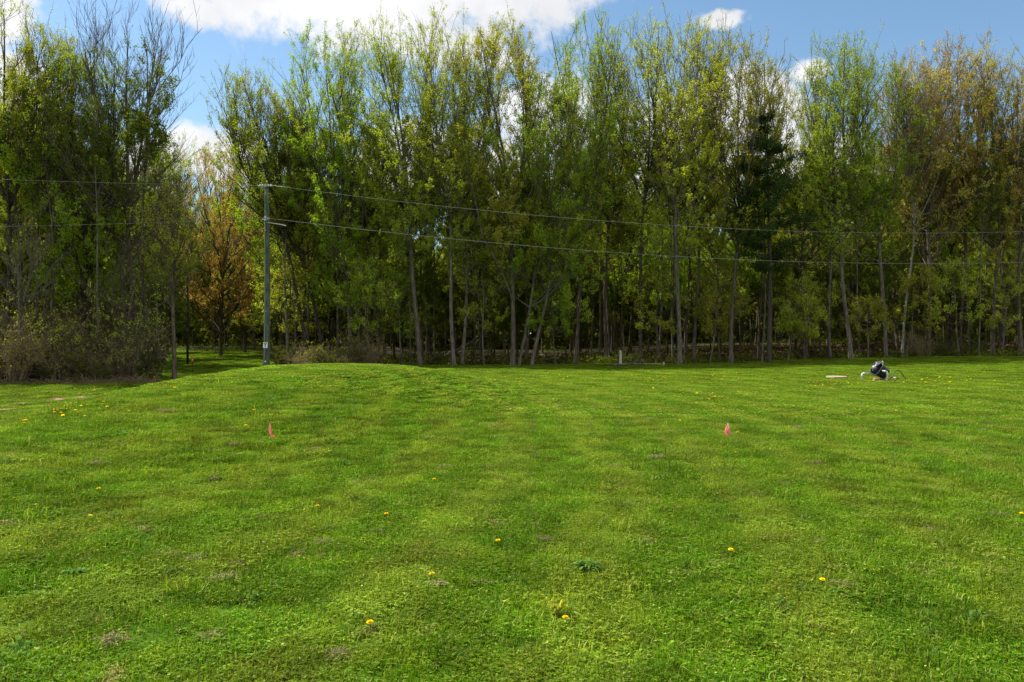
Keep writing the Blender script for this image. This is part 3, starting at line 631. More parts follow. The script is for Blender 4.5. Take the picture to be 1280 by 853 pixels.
for (px, D, k, s) in shr:
    w_ = min(TM, key=lambda q: abs(q[0]-px))[1]; row = 'front' if D < 37.2 else 'rear'
    t = plant(SP[k], 'shrub', [f'tall twiggy shrub in thicket {row}, ', f'arching brown shrub in thicket {row}, ', f'thin pale-leaved shrub in thicket {row}, ', f'low leafy olive shrub in thicket {row}, ', f'bare greyish brush in thicket {row}, '][k]+w_, 'shrub', at(px, D), rs.uniform(0, 6.28), 'shrubs of the left thicket', s, 'foliage', 'stems')
for (px, D, k, s, lab) in [(398, 46.2, 0, .62, 'brown twiggy shrub behind the top of the mound'), (418, 45.6, 3, .95, 'pale green leafy shrub among brown ones behind the top of the mound'),
        (376, 46.8, 4, .6, 'bare brown shrub just right of the utility pole behind the mound'), (446, 46.6, 2, .75, 'thin brown shrub at the foot of the brightest green maple'),
        (466, 46.8, 4, .7, 'low bare shrub left of the thick clean bole'), (355, 50, 1, .9, 'dim shrub behind the utility pole'), (545, 48.4, 3, .5, 'small dark bush beside the grey pair of stems'),
        (1150, 51.2, 4, .55, 'low bare brush behind the hose loop'), (1215, 51.5, 3, .6, 'low green bush on the leafy bank at right'), (1180, 51.0, 1, .5, 'low olive brush on the leafy bank at right'), (785, 49.4, 3, .45, 'low bush right of the short pale post')]:
    plant(SP[k], 'shrub', lab, 'shrub', at(px, D), rs.uniform(0, 6.28), 'shrubs at the foot of the wood', s, 'foliage', 'stems')
# dry brush at the foot of the thicket
def dry_brush():
    rng = np.random.default_rng(21); n = 2600; px = rng.uniform(-60, 190, n)+rng.normal(0, 4, n); D = 35.2+rng.uniform(0, 1, n)**1.5*2.2; x = (px-640)/F*D
    dens = .4+.6*np.exp(-((px-145)/50)**2); k = rng.uniform(0, 1, n) < dens; x, D = x[k], D[k]; n = len(x)
    p = np.stack([x, D, terrain(x, D)-.02], -1); d = unit(rng.normal(size=(n, 3))*np.array([1, .7, .3])+np.array([0, 0, .35])); d[:, 2] = np.abs(d[:, 2])
    L_ = rng.uniform(.2, .9, n); s = np.linspace(0, 1, 4); P = p[:, None]+d[:, None]*L_[:, None, None]*s[None, :, None]; P[..., 2] -= .35*L_[:, None]*s[None]**2*d[:, 2:3]
    return tubes(P, np.full((n, 4), .009), 3)
v, q = dry_brush(); tag(obj('dry_brush', mesh_np('dry_brush', v, [q], LM['dry'])), 'tangle of dry brown stalks along the foot of the left thicket', 'dry brush', kind='stuff')

# ------------------------------------------------------------------ lawn
protoC = bpy.data.collections.new('grass_tufts')
def tuft(seed, nb, ncl, rad_, h, wd, name):
    rng = np.random.default_rng(seed); G = Geo()
    a = rng.uniform(0, 6.28, nb); r = np.sqrt(rng.uniform(0, 1, nb))*rad_; p = np.stack([np.cos(a)*r, np.sin(a)*r, np.full(nb, -.006)], -1)
    hh = h*rng.uniform(.5, 1.25, nb); az_ = rng.uniform(0, 6.28, nb); ln = np.abs(rng.normal(0, .6, nb))
    d = np.stack([np.cos(az_), np.sin(az_), 0*az_], -1); sd_ = np.stack([-np.sin(az_+rng.normal(0, .6, nb)), np.cos(az_), 0*az_], -1)
    ww = wd*rng.uniform(.6, 1.3, nb)[:, None]
    m_ = p+d*(hh*ln*.35)[:, None]; m_[:, 2] += hh*.62; t = p+d*(hh*ln)[:, None]; t[:, 2] += hh*(1-.25*np.minimum(ln, 1.6))
    V = np.stack([p-sd_*ww*.5, p+sd_*ww*.5, m_-sd_*ww*.45, m_+sd_*ww*.45, t], 1).reshape(-1, 3)
    b = np.arange(nb)[:, None]*5
    G.add(V, b+np.array([[0, 1, 3, 2]]), b+np.array([[2, 3, 4]]))
    if ncl:                                     # clover leaflets
        a = rng.uniform(0, 6.28, ncl); r = np.sqrt(rng.uniform(0, 1, ncl))*rad_; c = np.stack([np.cos(a)*r, np.sin(a)*r, h*rng.uniform(.25, .75, ncl)], -1)
        o = rng.uniform(0, 6.28, ncl)
        for j in range(3):
            an = o+j*2.094; dd = np.stack([np.cos(an), np.sin(an), rng.uniform(-.1, .35, ncl)], -1); ss = np.stack([-np.sin(an), np.cos(an), 0*an], -1); L_ = rng.uniform(.008, .015, ncl)[:, None]*wd/.004
            V = np.stack([c, c+dd*L_*.6-ss*L_*.42, c+dd*L_, c+dd*L_*.6+ss*L_*.42], 1).reshape(-1, 3); G.add(V, np.arange(4*ncl).reshape(-1, 4))
    by = {}
    for f in G.F: by.setdefault(f.shape[1], []).append(f)
    o = bpy.data.objects.new(name, mesh_np(name, np.concatenate(G.V), [np.concatenate(x) for x in by.values()], GRASS)); protoC.objects.link(o); return o
tuft(1, 270, 45, .17, .048, .0042, 'tuft_a'); tuft(2, 230, 70, .17, .042, .0042, 'tuft_b'); tuft(3, 280, 25, .16, .056, .0038, 'tuft_c'); tuft(4, 180, 110, .17, .042, .0042, 'tuft_d')
tuft(5, 40, 6, .07, .095, .0050, 'tuft_e')      # an odd taller tuft
tuft(6, 200, 110, .30, .040, .0095, 'tuft_f'); tuft(7, 190, 60, .30, .036, .0105, 'tuft_g')    # coarser, for the far lawn
DRYM = LM['dry']; BROAD = leaf_mat('broad_weed_leaves', [(.04, .10, .012), (.08, .16, .02), (.14, .23, .04)], .35)
def rosette(seed, n, R, h, w0, mat, name):
    rng = np.random.default_rng(seed); G = Geo(); s = np.linspace(0, 1, 5)
    for k in range(n):
        a = rng.uniform(0, 6.28); L_ = R*rng.uniform(.4, 1); d = np.array([math.cos(a), math.sin(a), 0]); q = np.array([-math.sin(a), math.cos(a), 0]); o = rng.normal(0, R*.35, 3)*np.array([1, 1, 0]); hh = h*rng.uniform(.4, 1); pp = []
        for f in s: c_ = o+d*L_*f+np.array([0, 0, hh*math.sin(f*2.3)]); w_ = w0*math.sin(min(f*2.6+.3, 3.0)); pp += [c_-q*w_, c_+q*w_]
        G.add(pp, np.array([[2*i_, 2*i_+1, 2*i_+3, 2*i_+2] for i_ in range(4)]))
    o = bpy.data.objects.new(name, mesh_np(name, np.concatenate(G.V), [np.concatenate(G.F)], mat)); protoC.objects.link(o)
rosette(11, 18, .085, .06, .009, BROAD, 'tuft_h'); rosette(12, 60, .085, .045, .0022, DRYM, 'tuft_i')
def band(y0, y1, dens, ids, s0, s1, amax=.74):
    rng = np.random.default_rng(int(y0*10)); area = (y1*y1-y0*y0)*amax; n = int(area*dens)
    q = np.arange(n)+.5; u1 = (q/n + 0) ; u2 = (q*.6180339887) % 1     # evenly spread, then jittered
    y = np.sqrt(y0*y0+(y1*y1-y0*y0)*u1); x = (u2*2-1)*amax*y
    x = x+rng.normal(0, .06, n); y = y+rng.normal(0, .06, n)
    we = wood_edge(x, y); k = (we < .6) & (bare_at(x, y)+.35*rng.normal(size=n) < .55)
    # thin out where the lawn is patchy
    x, y = x[k], y[k]; n = len(x)
    pr = np.array([i_[1] for i_ in ids]); ids = rng.choice([i_[0] for i_ in ids], n, p=pr/pr.sum())
    s = rng.uniform(s0, s1, n)*(1+.35*sst(-3.0, 0, wood_edge(x, y)))
    pn = .5+.5*np.sin(x*1.9+np.sin(y*1.3)*1.5)*np.sin(y*1.6+np.sin(x*1.1)*1.7); s *= (.98+.08*pn)*np.where(rng.uniform(0, 1, n) < (.12 if y1 < 20 else .04), 1.35, 1)
    return np.stack([x, y, terrain(x, y)], -1), s, ids, rng.uniform(0, 6.28, n)
near = [(0, .27), (1, .22), (2, .17), (3, .23), (4, .06), (7, .008), (8, .006)]
bands = [band(2.6, 9, 52, near, .8, 1.15, .80), band(9, 16, 44, near, .9, 1.3, .76), band(16, 30, 20, [(5, .58), (6, .39), (7, .004), (8, .005)], .85, 1.2), band(30, 50, 10, [(5, .55), (6, .45)], 1.0, 1.4), band(50, 75, 3.0, [(5, .5), (6, .5)], 1.3, 1.9, .46)]
P = np.concatenate([b[0] for b in bands]); S_ = np.concatenate([b[1] for b in bands]); I_ = np.concatenate([b[2] for b in bands]); R_ = np.concatenate([b[3] for b in bands])
gm = bpy.data.meshes.new('grass'); gm.vertices.add(len(P)); gm.vertices.foreach_set('co', P.astype(np.float32).ravel())
for nm, ty, val in (('scl', 'FLOAT', S_.astype(np.float32)), ('rz', 'FLOAT', R_.astype(np.float32)), ('idx', 'INT', I_.astype(np.int32))):
    gm.attributes.new(nm, ty, 'POINT').data.foreach_set('value', val)
gm.materials.append(GRASS)
go = tag(obj('grass', gm), 'short mown green lawn grass and clover covering the field and mound', 'grass', kind='stuff')
ng = bpy.data.node_groups.new('grass_scatter', 'GeometryNodeTree')
ng.interface.new_socket('Geometry', in_out='INPUT', socket_type='NodeSocketGeometry'); ng.interface.new_socket('Geometry', in_out='OUTPUT', socket_type='NodeSocketGeometry')
nn = ng.nodes; lk = ng.links
gi = nn.new('NodeGroupInput'); go_ = nn.new('NodeGroupOutput'); ci = nn.new('GeometryNodeCollectionInfo'); ci.inputs[0].default_value = protoC
ci.inputs['Separate Children'].default_value = True; ci.inputs['Reset Children'].default_value = True
ip_ = nn.new('GeometryNodeInstanceOnPoints'); lk.new(gi.outputs[0], ip_.inputs['Points']); lk.new(ci.outputs[0], ip_.inputs['Instance']); ip_.inputs['Pick Instance'].default_value = True
def na(nm, dt):
    a = nn.new('GeometryNodeInputNamedAttribute'); a.data_type = dt; a.inputs[0].default_value = nm; return [o for o in a.outputs if o.enabled][0]
lk.new(na('idx', 'INT'), ip_.inputs['Instance Index']); lk.new(na('scl', 'FLOAT'), ip_.inputs['Scale'])
cx = nn.new('ShaderNodeCombineXYZ'); lk.new(na('rz', 'FLOAT'), cx.inputs[2]); lk.new(cx.outputs[0], ip_.inputs['Rotation'])
lk.new(ip_.outputs[0], go_.inputs[0])
md = go.modifiers.new('scatter', 'NODES'); md.node_group = ng

# ------------------------------------------------------------------ utility pole and wires
WOODG = bark_mat('green_treated_wood', (.060, .082, .058), (.165, .20, .15))
GALV = plain('galvanised_metal', (.45, .46, .47), .45, .5, .1, metal=.7); WHITE = plain('white_plastic', (.78, .78, .76), .45, .4, .05)
CER = plain('grey_insulator', (.40, .41, .42), .3, .5, .05); BLACKM = plain('black_print', (.02, .02, .02), .6); WIRE = plain('aluminium_wire', (.20, .205, .20), .5, .4, .1, metal=.3)
pD = 38.0; ploc = at(332.5, pD); H = zof(230, pD)-ploc[2]
pole = thing('utility_pole', 'tall greenish treated-wood utility pole behind the mound', 'utility pole', ploc)
s = np.linspace(0, 1, 12); Geo().tube(np.stack([.03*s+.04*np.sin(s*3), 0*s, -.5*(1-s)+s*H], -1), lerp(.165, .105, s), 14).build('shaft', WOODG, pole, True)
hT = H-.12; hL = zof(274, pD)-ploc[2]
g = Geo(); g.box((.03, -.12, hT), (.10, .10, .10)); g.tube([(.03, -.1, hT), (.03, -.34, hT)], .012, 6); g.build('top_bracket', GALV, pole)
g = Geo()
for xx, rr in ((0, .03), (.03, .055), (.06, .035), (.09, .055), (.12, .035), (.15, .05), (.19, .02)): pass
for sg in (-1, 1):
    xs = np.array([.03, .06, .065, .10, .105, .14, .145, .18, .185, .24])*sg; rr = np.array([.02, .02, .055, .055, .028, .028, .055, .055, .02, .02])
    o = Geo().tube(np.stack([.03+xs*1.6, np.full(10, -.13), np.full(10, hT)], -1), rr, 10).build('insulator', CER, pole, True)
g = Geo(); g.box((.03, -.17, hL), (.09, .10, .22)); g.tube([(-.12, -.2, hL-.05), (.18, -.2, hL-.05)], .02, 6); g.build('lower_bracket', GALV, pole)
g = Geo(); g.tube([(.03, -.20, hL+.02), (.03, -.26, hL+.02)], .05, 10); g.build('clamp', CER, pole)
Geo().tube([(.05, -.16, hL-.18), (.8, -.19, hL-.30), (1.02, -.19, hL-.36)], [.014, .03, .03], 7).build('cable_closure', BLACKM if False else GALV, pole)
hs_ = zof(431.5, pD)-ploc[2]
sg = Geo().box((.02, -.172, hs_), (.21, .008, .28)).build('sign', WHITE, pole)
g = Geo(); import math as _m
g.box((.02, -.1775, hs_-.045), (.035, .003, .13)); c_, s_ = _m.cos(.5), _m.sin(.5)
for q_ in (-1, 1): g.box((.02+q_*.038, -.1775, hs_+.06), (.032, .003, .11), [[c_, 0, q_*s_], [0, 1, 0], [-q_*s_, 0, c_]])
g.box((.02, -.1775, hs_+.105), (.10, .003, .025)); g.build('sign_mark', BLACKM, sg)
Geo().tube(np.stack([.03*s+.04*np.sin(s*3)-.06, -.03-lerp(.16, .095, s)*.92, -.3*(1-s)+s*hL*1.0], -1), .009, 5).build('ground_wire', GALV, pole)
for bz in (hT-.35, hL+.35, hL-.55, hs_+1.6): Geo().tube([(.03, -.10, bz), (.03, -.165, bz)], .022, 6).build('bolt', GALV, pole)
Geo().box((.02, -.172, zof(452, pD)-ploc[2]), (.06, .006, .07)).build('tag', WHITE, pole)

def wire(A, B, sag, r, lab, group='overhead wires'):
    s = np.linspace(0, 1, 60); A = np.array(A); B = np.array(B); P = A+(B-A)*s[:, None]; P[:, 2] -= 4*sag*s*(1-s)
    o = Geo().tube(P, r, 5).build('overhead_wire', WIRE, None, True); tag(o, lab, 'wire', group); return o
def pt(px, py, D): return np.array([(px-640)/F*D, D, zof(py, D)])
px0, py0 = ploc[0]+.03, ploc[1]-.13
topR = (px0+.4, py0, ploc[2]+hT); topL = (px0-.4, py0, ploc[2]+hT); lowR = (px0, ploc[1]-.26, ploc[2]+hL+.02)
wire(topR, pt(1480, 278, 49.5), 1.35, .009, 'upper wire running right from the pole top across the trees')
wire(lowR, pt(1480, 318, 49.2), 1.25, .0105, 'lower wire running right from the pole across the trees')
wire(topL, pt(-260, 212, 35.2), .12, .009, 'upper wire running left from the pole top')
wire(lowR, pt(-260, 285, 35.0), .15, .009, 'lower wire running left from the pole')

# far dark post, markers, posts
dark = plain('dark_weathered_wood', (.05, .05, .045), .9, .1, .3, 8)
loc = at(234.5, 55); h = zof(312, 55)-loc[2]
t = thing('utility_pole', 'thin dark pole standing farther back in the grassy gap', 'utility pole', loc)
Geo().tube([(0, 0, -.3), (0, 0, h*.5), (.02, 0, h)], [.085, .07, .055], 10).build('shaft', dark, t, True); Geo().tube([(0, 0, h), (0, 0, h+.12)], [.05, .03], 8).build('cap', GALV, t)
ORG = plain('orange_plastic', (.75, .16, .06), .5); 
loc = at(241, 46.5); h = zof(447, 46.5)-loc[2]
t = thing('marker_stake', 'dark stake with an orange top in the grassy gap', 'marker stake', loc)
Geo().tube([(0, 0, -.1), (0, 0, h*.72)], .022, 8).build('stake', dark, t); Geo().box((-.02, 0, h*.86), (.11, .03, .28)).build('marker_panel', ORG, t); Geo().box((-.02, -.019, h*.84), (.05, .006, .10)).build('reflector', WHITE, t)
loc = at(192.5, 35.4)
t = thing('marker_stake', 'tiny rusty stake in the grass before the thicket', 'marker stake', loc)
Geo().tube([(0, 0, -.05), (.01, 0, .28)], .015, 6).build('stake', plain('rusty', (.25, .08, .04), .8), t); Geo().tube([(.01, 0, .28), (.01, 0, .34)], .022, 6).build('cap', ORG, t)
PALEW = plain('bleached_wood', (.42, .40, .36), .9, .1, .25, 12, bump=.6)
loc = at(775.5, 46.5); h = zof(438, 46.5)-loc[2]
t = thing('wooden_post', 'short pale bleached post standing alone at the foot of the wood', 'post', loc)
Geo().tube([(0, 0, -.1), (.01, 0, h*.5), (0, 0, h*.94), (.0, 0, h)], [.085, .075, .068, .045], 9).build('post', PALEW, t)
loc = at(829.5, 46.4); t = tag(Geo().tube([(0, 0, -.05), (.01, 0, .17), (.01, 0, .22)], [.05, .05, .035], 8).build('stump', PALEW), 'small pale stub at the right end of the fallen branch', 'post'); t.location = loc
loc = at(382, 50-1.6)
# fallen branch
fb = thing('fallen_branch', 'grey fallen branch lying in the grass right of the short pale post', 'branch', at(792, 45.6))
def gz(x0, D0, xs, ys, lift): return [(x_, y_, float(terrain(x0+x_, D0+y_)-terrain(x0, D0))+l_) for x_, y_, l_ in zip(xs, ys, lift)]
bx0 = at(792, 45.6)
Geo().tube(gz(bx0[0], bx0[1], [-1.25, -.7, -.2, .4, .9, 1.35], [0, .1, 0, .05, .2, .15], [.07, .10, .16, .13, .09, .06]), [.06, .065, .055, .05, .035, .02], 8).build('limb', BK['grey'], fb, True)
for a in ([(-.2, 0, .16), (.05, -.25, .32), (.3, -.3, .36)], [(.4, .05, .13), (.7, .35, .22), (.9, .5, .3)], [(-.7, .1, .1), (-1.0, -.2, .20)]): Geo().tube(a, [.025]+[.012]*(len(a)-1), 6).build('twig', BK['grey'], fb)
# leaning dead trunk inside the wood
lb = at(560, 49.2); o = Geo().tube([(-1.2, .3, .1), (0, .3, .6), (1.2, .4, 1.25), (2.2, .5, 1.9)], [.13, .12, .09, .05], 8).build('fallen_log', BK['dark'], None, True); o.location = lb; tag(o, 'dark fallen trunk slanting up between the boles beside the grey pair', 'log')
lb = at(1215, 52.6); o = Geo().tube([(-1.6, .2, 1.9), (-.3, 0, 1.1), (.7, 0, .5), (1.5, 0, .15)], [.035, .05, .06, .06], 7).build('fallen_log', BK['mid'], None, True); o.location = lb; tag(o, 'thin fallen trunk slanting down to the leafy bank at right', 'log')

# ------------------------------------------------------------------ tipped tub, pipes, hose
BLK = plain('black_plastic', (.016, .02, .028), .38, .5, .2, 6); PVC = plain('white_pvc', (.55, .55, .54), .5, .3, .06, 10); CONC = plain('tan_concrete', (.42, .35, .23), .9, .1, .2, 10, bump=.5)
SOIL = plain('brown_soil', (.15, .09, .055), .95, .1, .4, 15, bump=.8)
eq = on_ground(1098, 476); D = eq[1]; U = D/F*.9                       # metres per photo pixel here
def E(px, py, dy=0): return np.array([(px-1098)*U, dy, (476-py)*U])
t = thing('plastic_tub', 'black plastic tub tipped on its side between the white pipes', 'tub', eq)
# tub axis points up-left; a tapered rounded box open at the rim end
def tub():
    G = Geo(); ax = unit(np.array([-.85, -.25, .50])); up = unit(np.array([.42, -.15, .86])-ax*np.dot(ax, np.array([.42, -.15, .86]))); sd_ = np.cross(ax, up)
    c0 = E(1106, 466, .0); n = 20; th = np.arange(n)/n*2*np.pi
    def ring(d, r): 
        x = np.sign(np.cos(th))*np.abs(np.cos(th))**.5*r; y = np.sign(np.sin(th))*np.abs(np.sin(th))**.5*r
        return c0+ax*d+up*x[:, None]+sd_*y[:, None]
    spec = [(-.02, .0), (-.02, .215), (.03, .235), (.20, .25), (.42, .27), (.42, .295), (.45, .295), (.45, .255), (.40, .25), (.05, .215), (.02, .0)]
    V = np.concatenate([ring(d*.92, max(r, .002)*.92) for d, r in spec]); b = np.arange(len(spec)-1)[:, None]*n; s = np.arange(n)[None]; s2 = (s+1) % n
    G.add(V, np.stack([b+s, b+s2, b+n+s2, b+n+s], -1).reshape(-1, 4)); return G, c0, ax, up, sd_
G, c0, ax, up, sdv = tub(); G.V[0][:, 2] = np.maximum(G.V[0][:, 2], -.02); G.build('body', BLK, t, True)
GREYM = plain('grey_metal_fitting', (.30, .30, .31), .4, .5, .1, metal=.5)
G2 = Geo(); cc = c0+ax*.43
G2.tube([cc+up*.22-sdv*.05, cc+up*.05+ax*.07, cc-up*.16+ax*.03], .035, 8); G2.tube([cc+ax*.0, cc+ax*.12-up*.05], [.09, .07], 10); G2.tube([cc+up*.14, cc+up*.16+ax*.10], [.05, .045], 8)
G2.build('pump_fitting', GREYM, t, True)
h_ = Geo().tube([c0+ax*.36+up*.28+sdv*.12, c0+ax*.36+up*.34, c0+ax*.36+up*.28-sdv*.12], .014, 6).build('handle', GREYM, t, True)
def pipe(pts, label, coll):
    o = thing('pvc_pipe', label, 'pipe', eq, 0, 'white pipes by the tub'); P = [np.array(p) for p in pts]
    Q = [P[0]]
    for k in range(1, len(P)-1):
        for f in (0, .25, .5, .75, 1):
            a = P[k]+(P[k-1]-P[k])/np.linalg.norm(P[k-1]-P[k])*.05; b = P[k]+(P[k+1]-P[k])/np.linalg.norm(P[k+1]-P[k])*.05
            Q.append((1-f)**2*a+2*f*(1-f)*P[k]+f*f*b)
    Q.append(P[-1]); Geo().tube(Q, .030, 12).build('tube', PVC, o, True)
    for k in range(1, len(P)-1):
        for j in (k-1, k+1):
            d = (P[j]-P[k])/np.linalg.norm(P[j]-P[k]); Geo().tube([P[k]+d*.045, P[k]+d*.11], .038, 12).build('elbow_socket', PVC, o, True)
    return o
pipe([E(1074, 477, -.05), E(1074.5, 466, -.05), E(1086, 466.5, -.02)], 'white elbow pipe left of the tipped black tub', 0)
pipe([E(1103, 479, -.42), E(1103, 463, -.42), E(1097, 461.5, -.36)], 'white elbow pipe standing in front of the tipped black tub', 0)
# soil heap and rubble
def heap(c, sx, sy, h, seed, mat, name, lab, cat):
    rng = np.random.default_rng(seed); n = 18; m = 7; V = []
    for j in range(m):
        r = 1-j/(m-1)
        for i_ in range(n):
            a = i_/n*6.283; k = 1+.18*math.sin(a*3+seed)+.1*rng.normal(); V.append((c[0]+math.cos(a)*sx*r*k, c[1]+math.sin(a)*sy*r*k, c[2]-.03+h*(1-r*r)*(1+.25*rng.normal())))
    b = np.arange(m-1)[:, None]*n; s = np.arange(n)[None]; s2 = (s+1) % n
    o = Geo().add(V, np.stack([b+s, b+s2, b+n+s2, b+n+s], -1).reshape(-1, 4)).build(name, mat, None, True); tag(o, lab, cat); return o
c = np.array(eq)
e2 = c+E(1094, 477, -.25); heap(e2, .38, .28, .12, 3, SOIL, 'soil_heap', 'low heap of brown soil under the tipped black tub', 'soil')
e3 = c+E(1078, 477.5, .1); heap(e3, .5, .25, .06, 5, SOIL, 'soil_heap', 'flat smear of dark soil left of the tipped black tub', 'soil')
BRICK = plain('reddish_block', (.30, .19, .16), .9, .1, .2, 9)
for k, (px_, py_, sz, rz_) in enumerate([(1090, 473, (.24, .12, .12), .3), (1105, 474.5, (.22, .14, .12), -.4)]):
    p = c+E(px_, py_, -.32); p[2] = float(terrain(p[0], p[1]))+.05
    o = Geo().box((0, 0, 0), sz).build('stone_block', BRICK); o.location = p; o.rotation_euler = (.1, .1, rz_)
    bv = o.modifiers.new('bevel', 'BEVEL'); bv.width = .02; bv.segments = 2
    tag(o, ['reddish block at the left under the rim of the tub', 'reddish block behind the foot of the front pipe'][k], 'block', 'blocks under the tub')
# flat tan slab
sl = on_ground(1046, 473.2); G = Geo(); n = 20; a = np.arange(n)/n*6.283; rr_ = 1+.07*np.sin(a*3+1)+.04*np.sin(a*7)
V = [(math.cos(t_)*.38*k, math.sin(t_)*.40*k, z_) for z_ in (-.03, .085) for t_, k in zip(a, rr_)]
s = np.arange(n)[None]; s2 = (s+1) % n
G.add(V, np.stack([s, s2, n+s2, n+s], -1).reshape(-1, 4), np.arange(n, 2*n)[None]); o = G.build('concrete_lid', CONC); o.location = sl; tag(o, 'flat tan lid lying in the grass left of the white pipes', 'lid')
# hose loop and cable
def flatz(p): p = np.array(p, float); return p
hp = [E(1113.5, 475), E(1117, 471), E(1121, 465), E(1126, 462), E(1131, 464), E(1136, 470), E(1140, 475), E(1136, 477.0), E(1130, 473.5), E(1126, 474.5), E(1131, 476.8), E(1143, 476.9, -.1)]
def spline(P, n=8):
    P = np.array(P); P = np.vstack([P[0], P, P[-1]]); out_ = []
    for k in range(1, len(P)-2):
        for f in np.arange(n)/n:
            out_.append(.5*((2*P[k])+(-P[k-1]+P[k+1])*f+(2*P[k-1]-5*P[k]+4*P[k+1]-P[k+2])*f*f+(-P[k-1]+3*P[k]-3*P[k+1]+P[k+2])*f**3))
    out_.append(P[-2]); return np.array(out_)
hz = spline(hp); hz[:, 1] += np.linspace(.0, .35, len(hz)); hz[:, 2] = np.maximum(hz[:, 2], .015)
t = thing('hose', 'black hose looping up from the grass right of the tipped tub', 'hose', eq); Geo().tube(hz, .017, 8).build('hose_tube', BLK, t, True)
g0 = hz[0]; Geo().tube([g0+np.array([-.05, 0, -.02]), g0+np.array([.03, 0, .04])], .032, 8).build('coupling', BLK, t)
t = thing('valve', 'small white pipe valve in the grass between the tub and the hose loop', 'valve', c+E(1120, 477.5, -.05)*1.0)
Geo().tube([(0, 0, -.03), (0, 0, .10)], .03, 10).build('stub', PVC, t, True); Geo().tube([(0, 0, .10), (0, 0, .17)], .045, 10).build('cap', PVC, t, True); Geo().tube([(0, 0, .03), (.16, -.05, .035)], .028, 10).build('side_arm', PVC, t, True)

# ------------------------------------------------------------------ marker flags
PINK = leaf_mat('pink_vinyl', [(.92, .32, .40), (.94, .36, .44), (.94, .40, .48)], .5)
def flag(px, pyb, top_py, outline, label, tilt):
    loc = on_ground(px, pyb); U = loc[1]/F
    t = thing('marker_flag', label, 'flag', loc, 0, 'pink marker flags in the lawn')
    h = (pyb-top_py)*U
    Geo().tube([(0, 0, -.05), (tilt*h*.5, 0, h*.5), (tilt*h, 0, h)], .0022, 6).build('wire_stake', GALV, t, True)
    # crumpled cloth: rows of (left, right) pixel offsets down the stake
    V = []
    nr = len(outline)
    for k, (py, x0, x1) in enumerate(outline):
        for j in range(5):
            f = j/4; V.append(((x0+(x1-x0)*f)*U, .012*math.sin(f*7+k*1.3)+.018*math.sin(k*1.1)*f, (pyb-py)*U))
    V = np.array(V); b = np.arange(nr-1)[:, None]*5; s = np.arange(4)[None]
    o = Geo().add(V, np.stack([b+s, b+s+1, b+s+6, b+s+5], -1).reshape(-1, 4)).build('flag_cloth', PINK, t, True)
    so_ = o.modifiers.new('thickness', 'SOLIDIFY'); so_.thickness = .0012
    return t
flag(340, 558, 530, [(530.6, -3.6, -3.0), (533, -4.0, -2.4), (536, -4.2, -1.5), (539, -4.0, -.6), (542, -3.2, .8), (544.5, -2.4, 2.4), (546.3, -1.6, 3.6)], 'drooping pink marker flag on the flank of the mound', -.10)
flag(910.5, 556, 529, [(530, -.6, .8), (533, -1.8, 1.6), (536, -3.4, 1.9), (539, -4.8, 1.8), (541.5, -4.4, 1.4), (544, -3.0, .4), (546.4, -1.4, -.6)], 'pink marker flag in the flat lawn on the right', -.02)

# ------------------------------------------------------------------ dandelions and weeds
YEL = leaf_mat('dandelion_petals', [(.80, .55, .0), (.85, .62, .0), (.88, .66, .01)], .15); GST = leaf_mat('weed_green', [(.05, .12, .02), (.09, .17, .03), (.13, .22, .04)], .3)
def dand(seed):
    rng = np.random.default_rng(seed); V = []; Fq = []
    for ring, (n, L, el_) in enumerate([(26, .021, .12), (22, .018, .5), (16, .013, .95), (8, .008, 1.3)]):
        for k in range(n):
            a = (k+rng.uniform(-.3, .3))/n*6.283; d = np.array([math.cos(a)*math.cos(el_), math.sin(a)*math.cos(el_), math.sin(el_)*.8]); s_ = np.array([-math.sin(a), math.cos(a), 0])*.0022
            b = len(V); c0 = np.array([0, 0, .001*ring]); V += [c0-s_*.5, c0+s_*.5, c0+d*L+s_, c0+d*L-s_]; Fq.append([b, b+1, b+2, b+3])
    V = np.array(V); V[:, 2] += .062
    st = Geo().tube([(0, 0, -.01), (.003, 0, .03), (0, 0, .062)], .0022, 6)
    # rosette
    L = Geo()
    for k in range(7):
        a = k/7*6.283+rng.uniform(-.3, .3); ln = rng.uniform(.06, .11); d = np.array([math.cos(a), math.sin(a), 0]); s_ = np.array([-math.sin(a), math.cos(a), 0]); pp = []
        for f, wd in ((0, .003), (.2, .010), (.3, .005), (.5, .014), (.6, .007), (.8, .015), (1, .001)): pp += [d*ln*f-s_*wd+np.array([0, 0, .012+.035*math.sin(f*2.4)]), d*ln*f+s_*wd+np.array([0, 0, .012+.035*math.sin(f*2.4)])]
        L.add(pp, np.array([[2*i_, 2*i_+1, 2*i_+3, 2*i_+2] for i_ in range(6)]))
    return mesh_np('flower_head', V, [np.array(Fq)], YEL), st, L
dh, dst, dl = dand(1)
def dandelion(loc, lab, group, s=1.0, rosette=True):
    t = thing('dandelion', lab, 'dandelion', loc, rs.uniform(0, 6.28), group); t.scale = (s,)*3; t.rotation_euler[0] = rs.uniform(-.15, .35)
    obj('flower_head', dh, t); obj('stem', dsm, t)
    if rosette: obj('leaf_rosette', dlm, t)
tmp = dst.build('stem', GST); dsm = tmp.data; bpy.data.objects.remove(tmp); tmp = dl.build('leaf_rosette', GST); dlm = tmp.data; bpy.data.objects.remove(tmp)
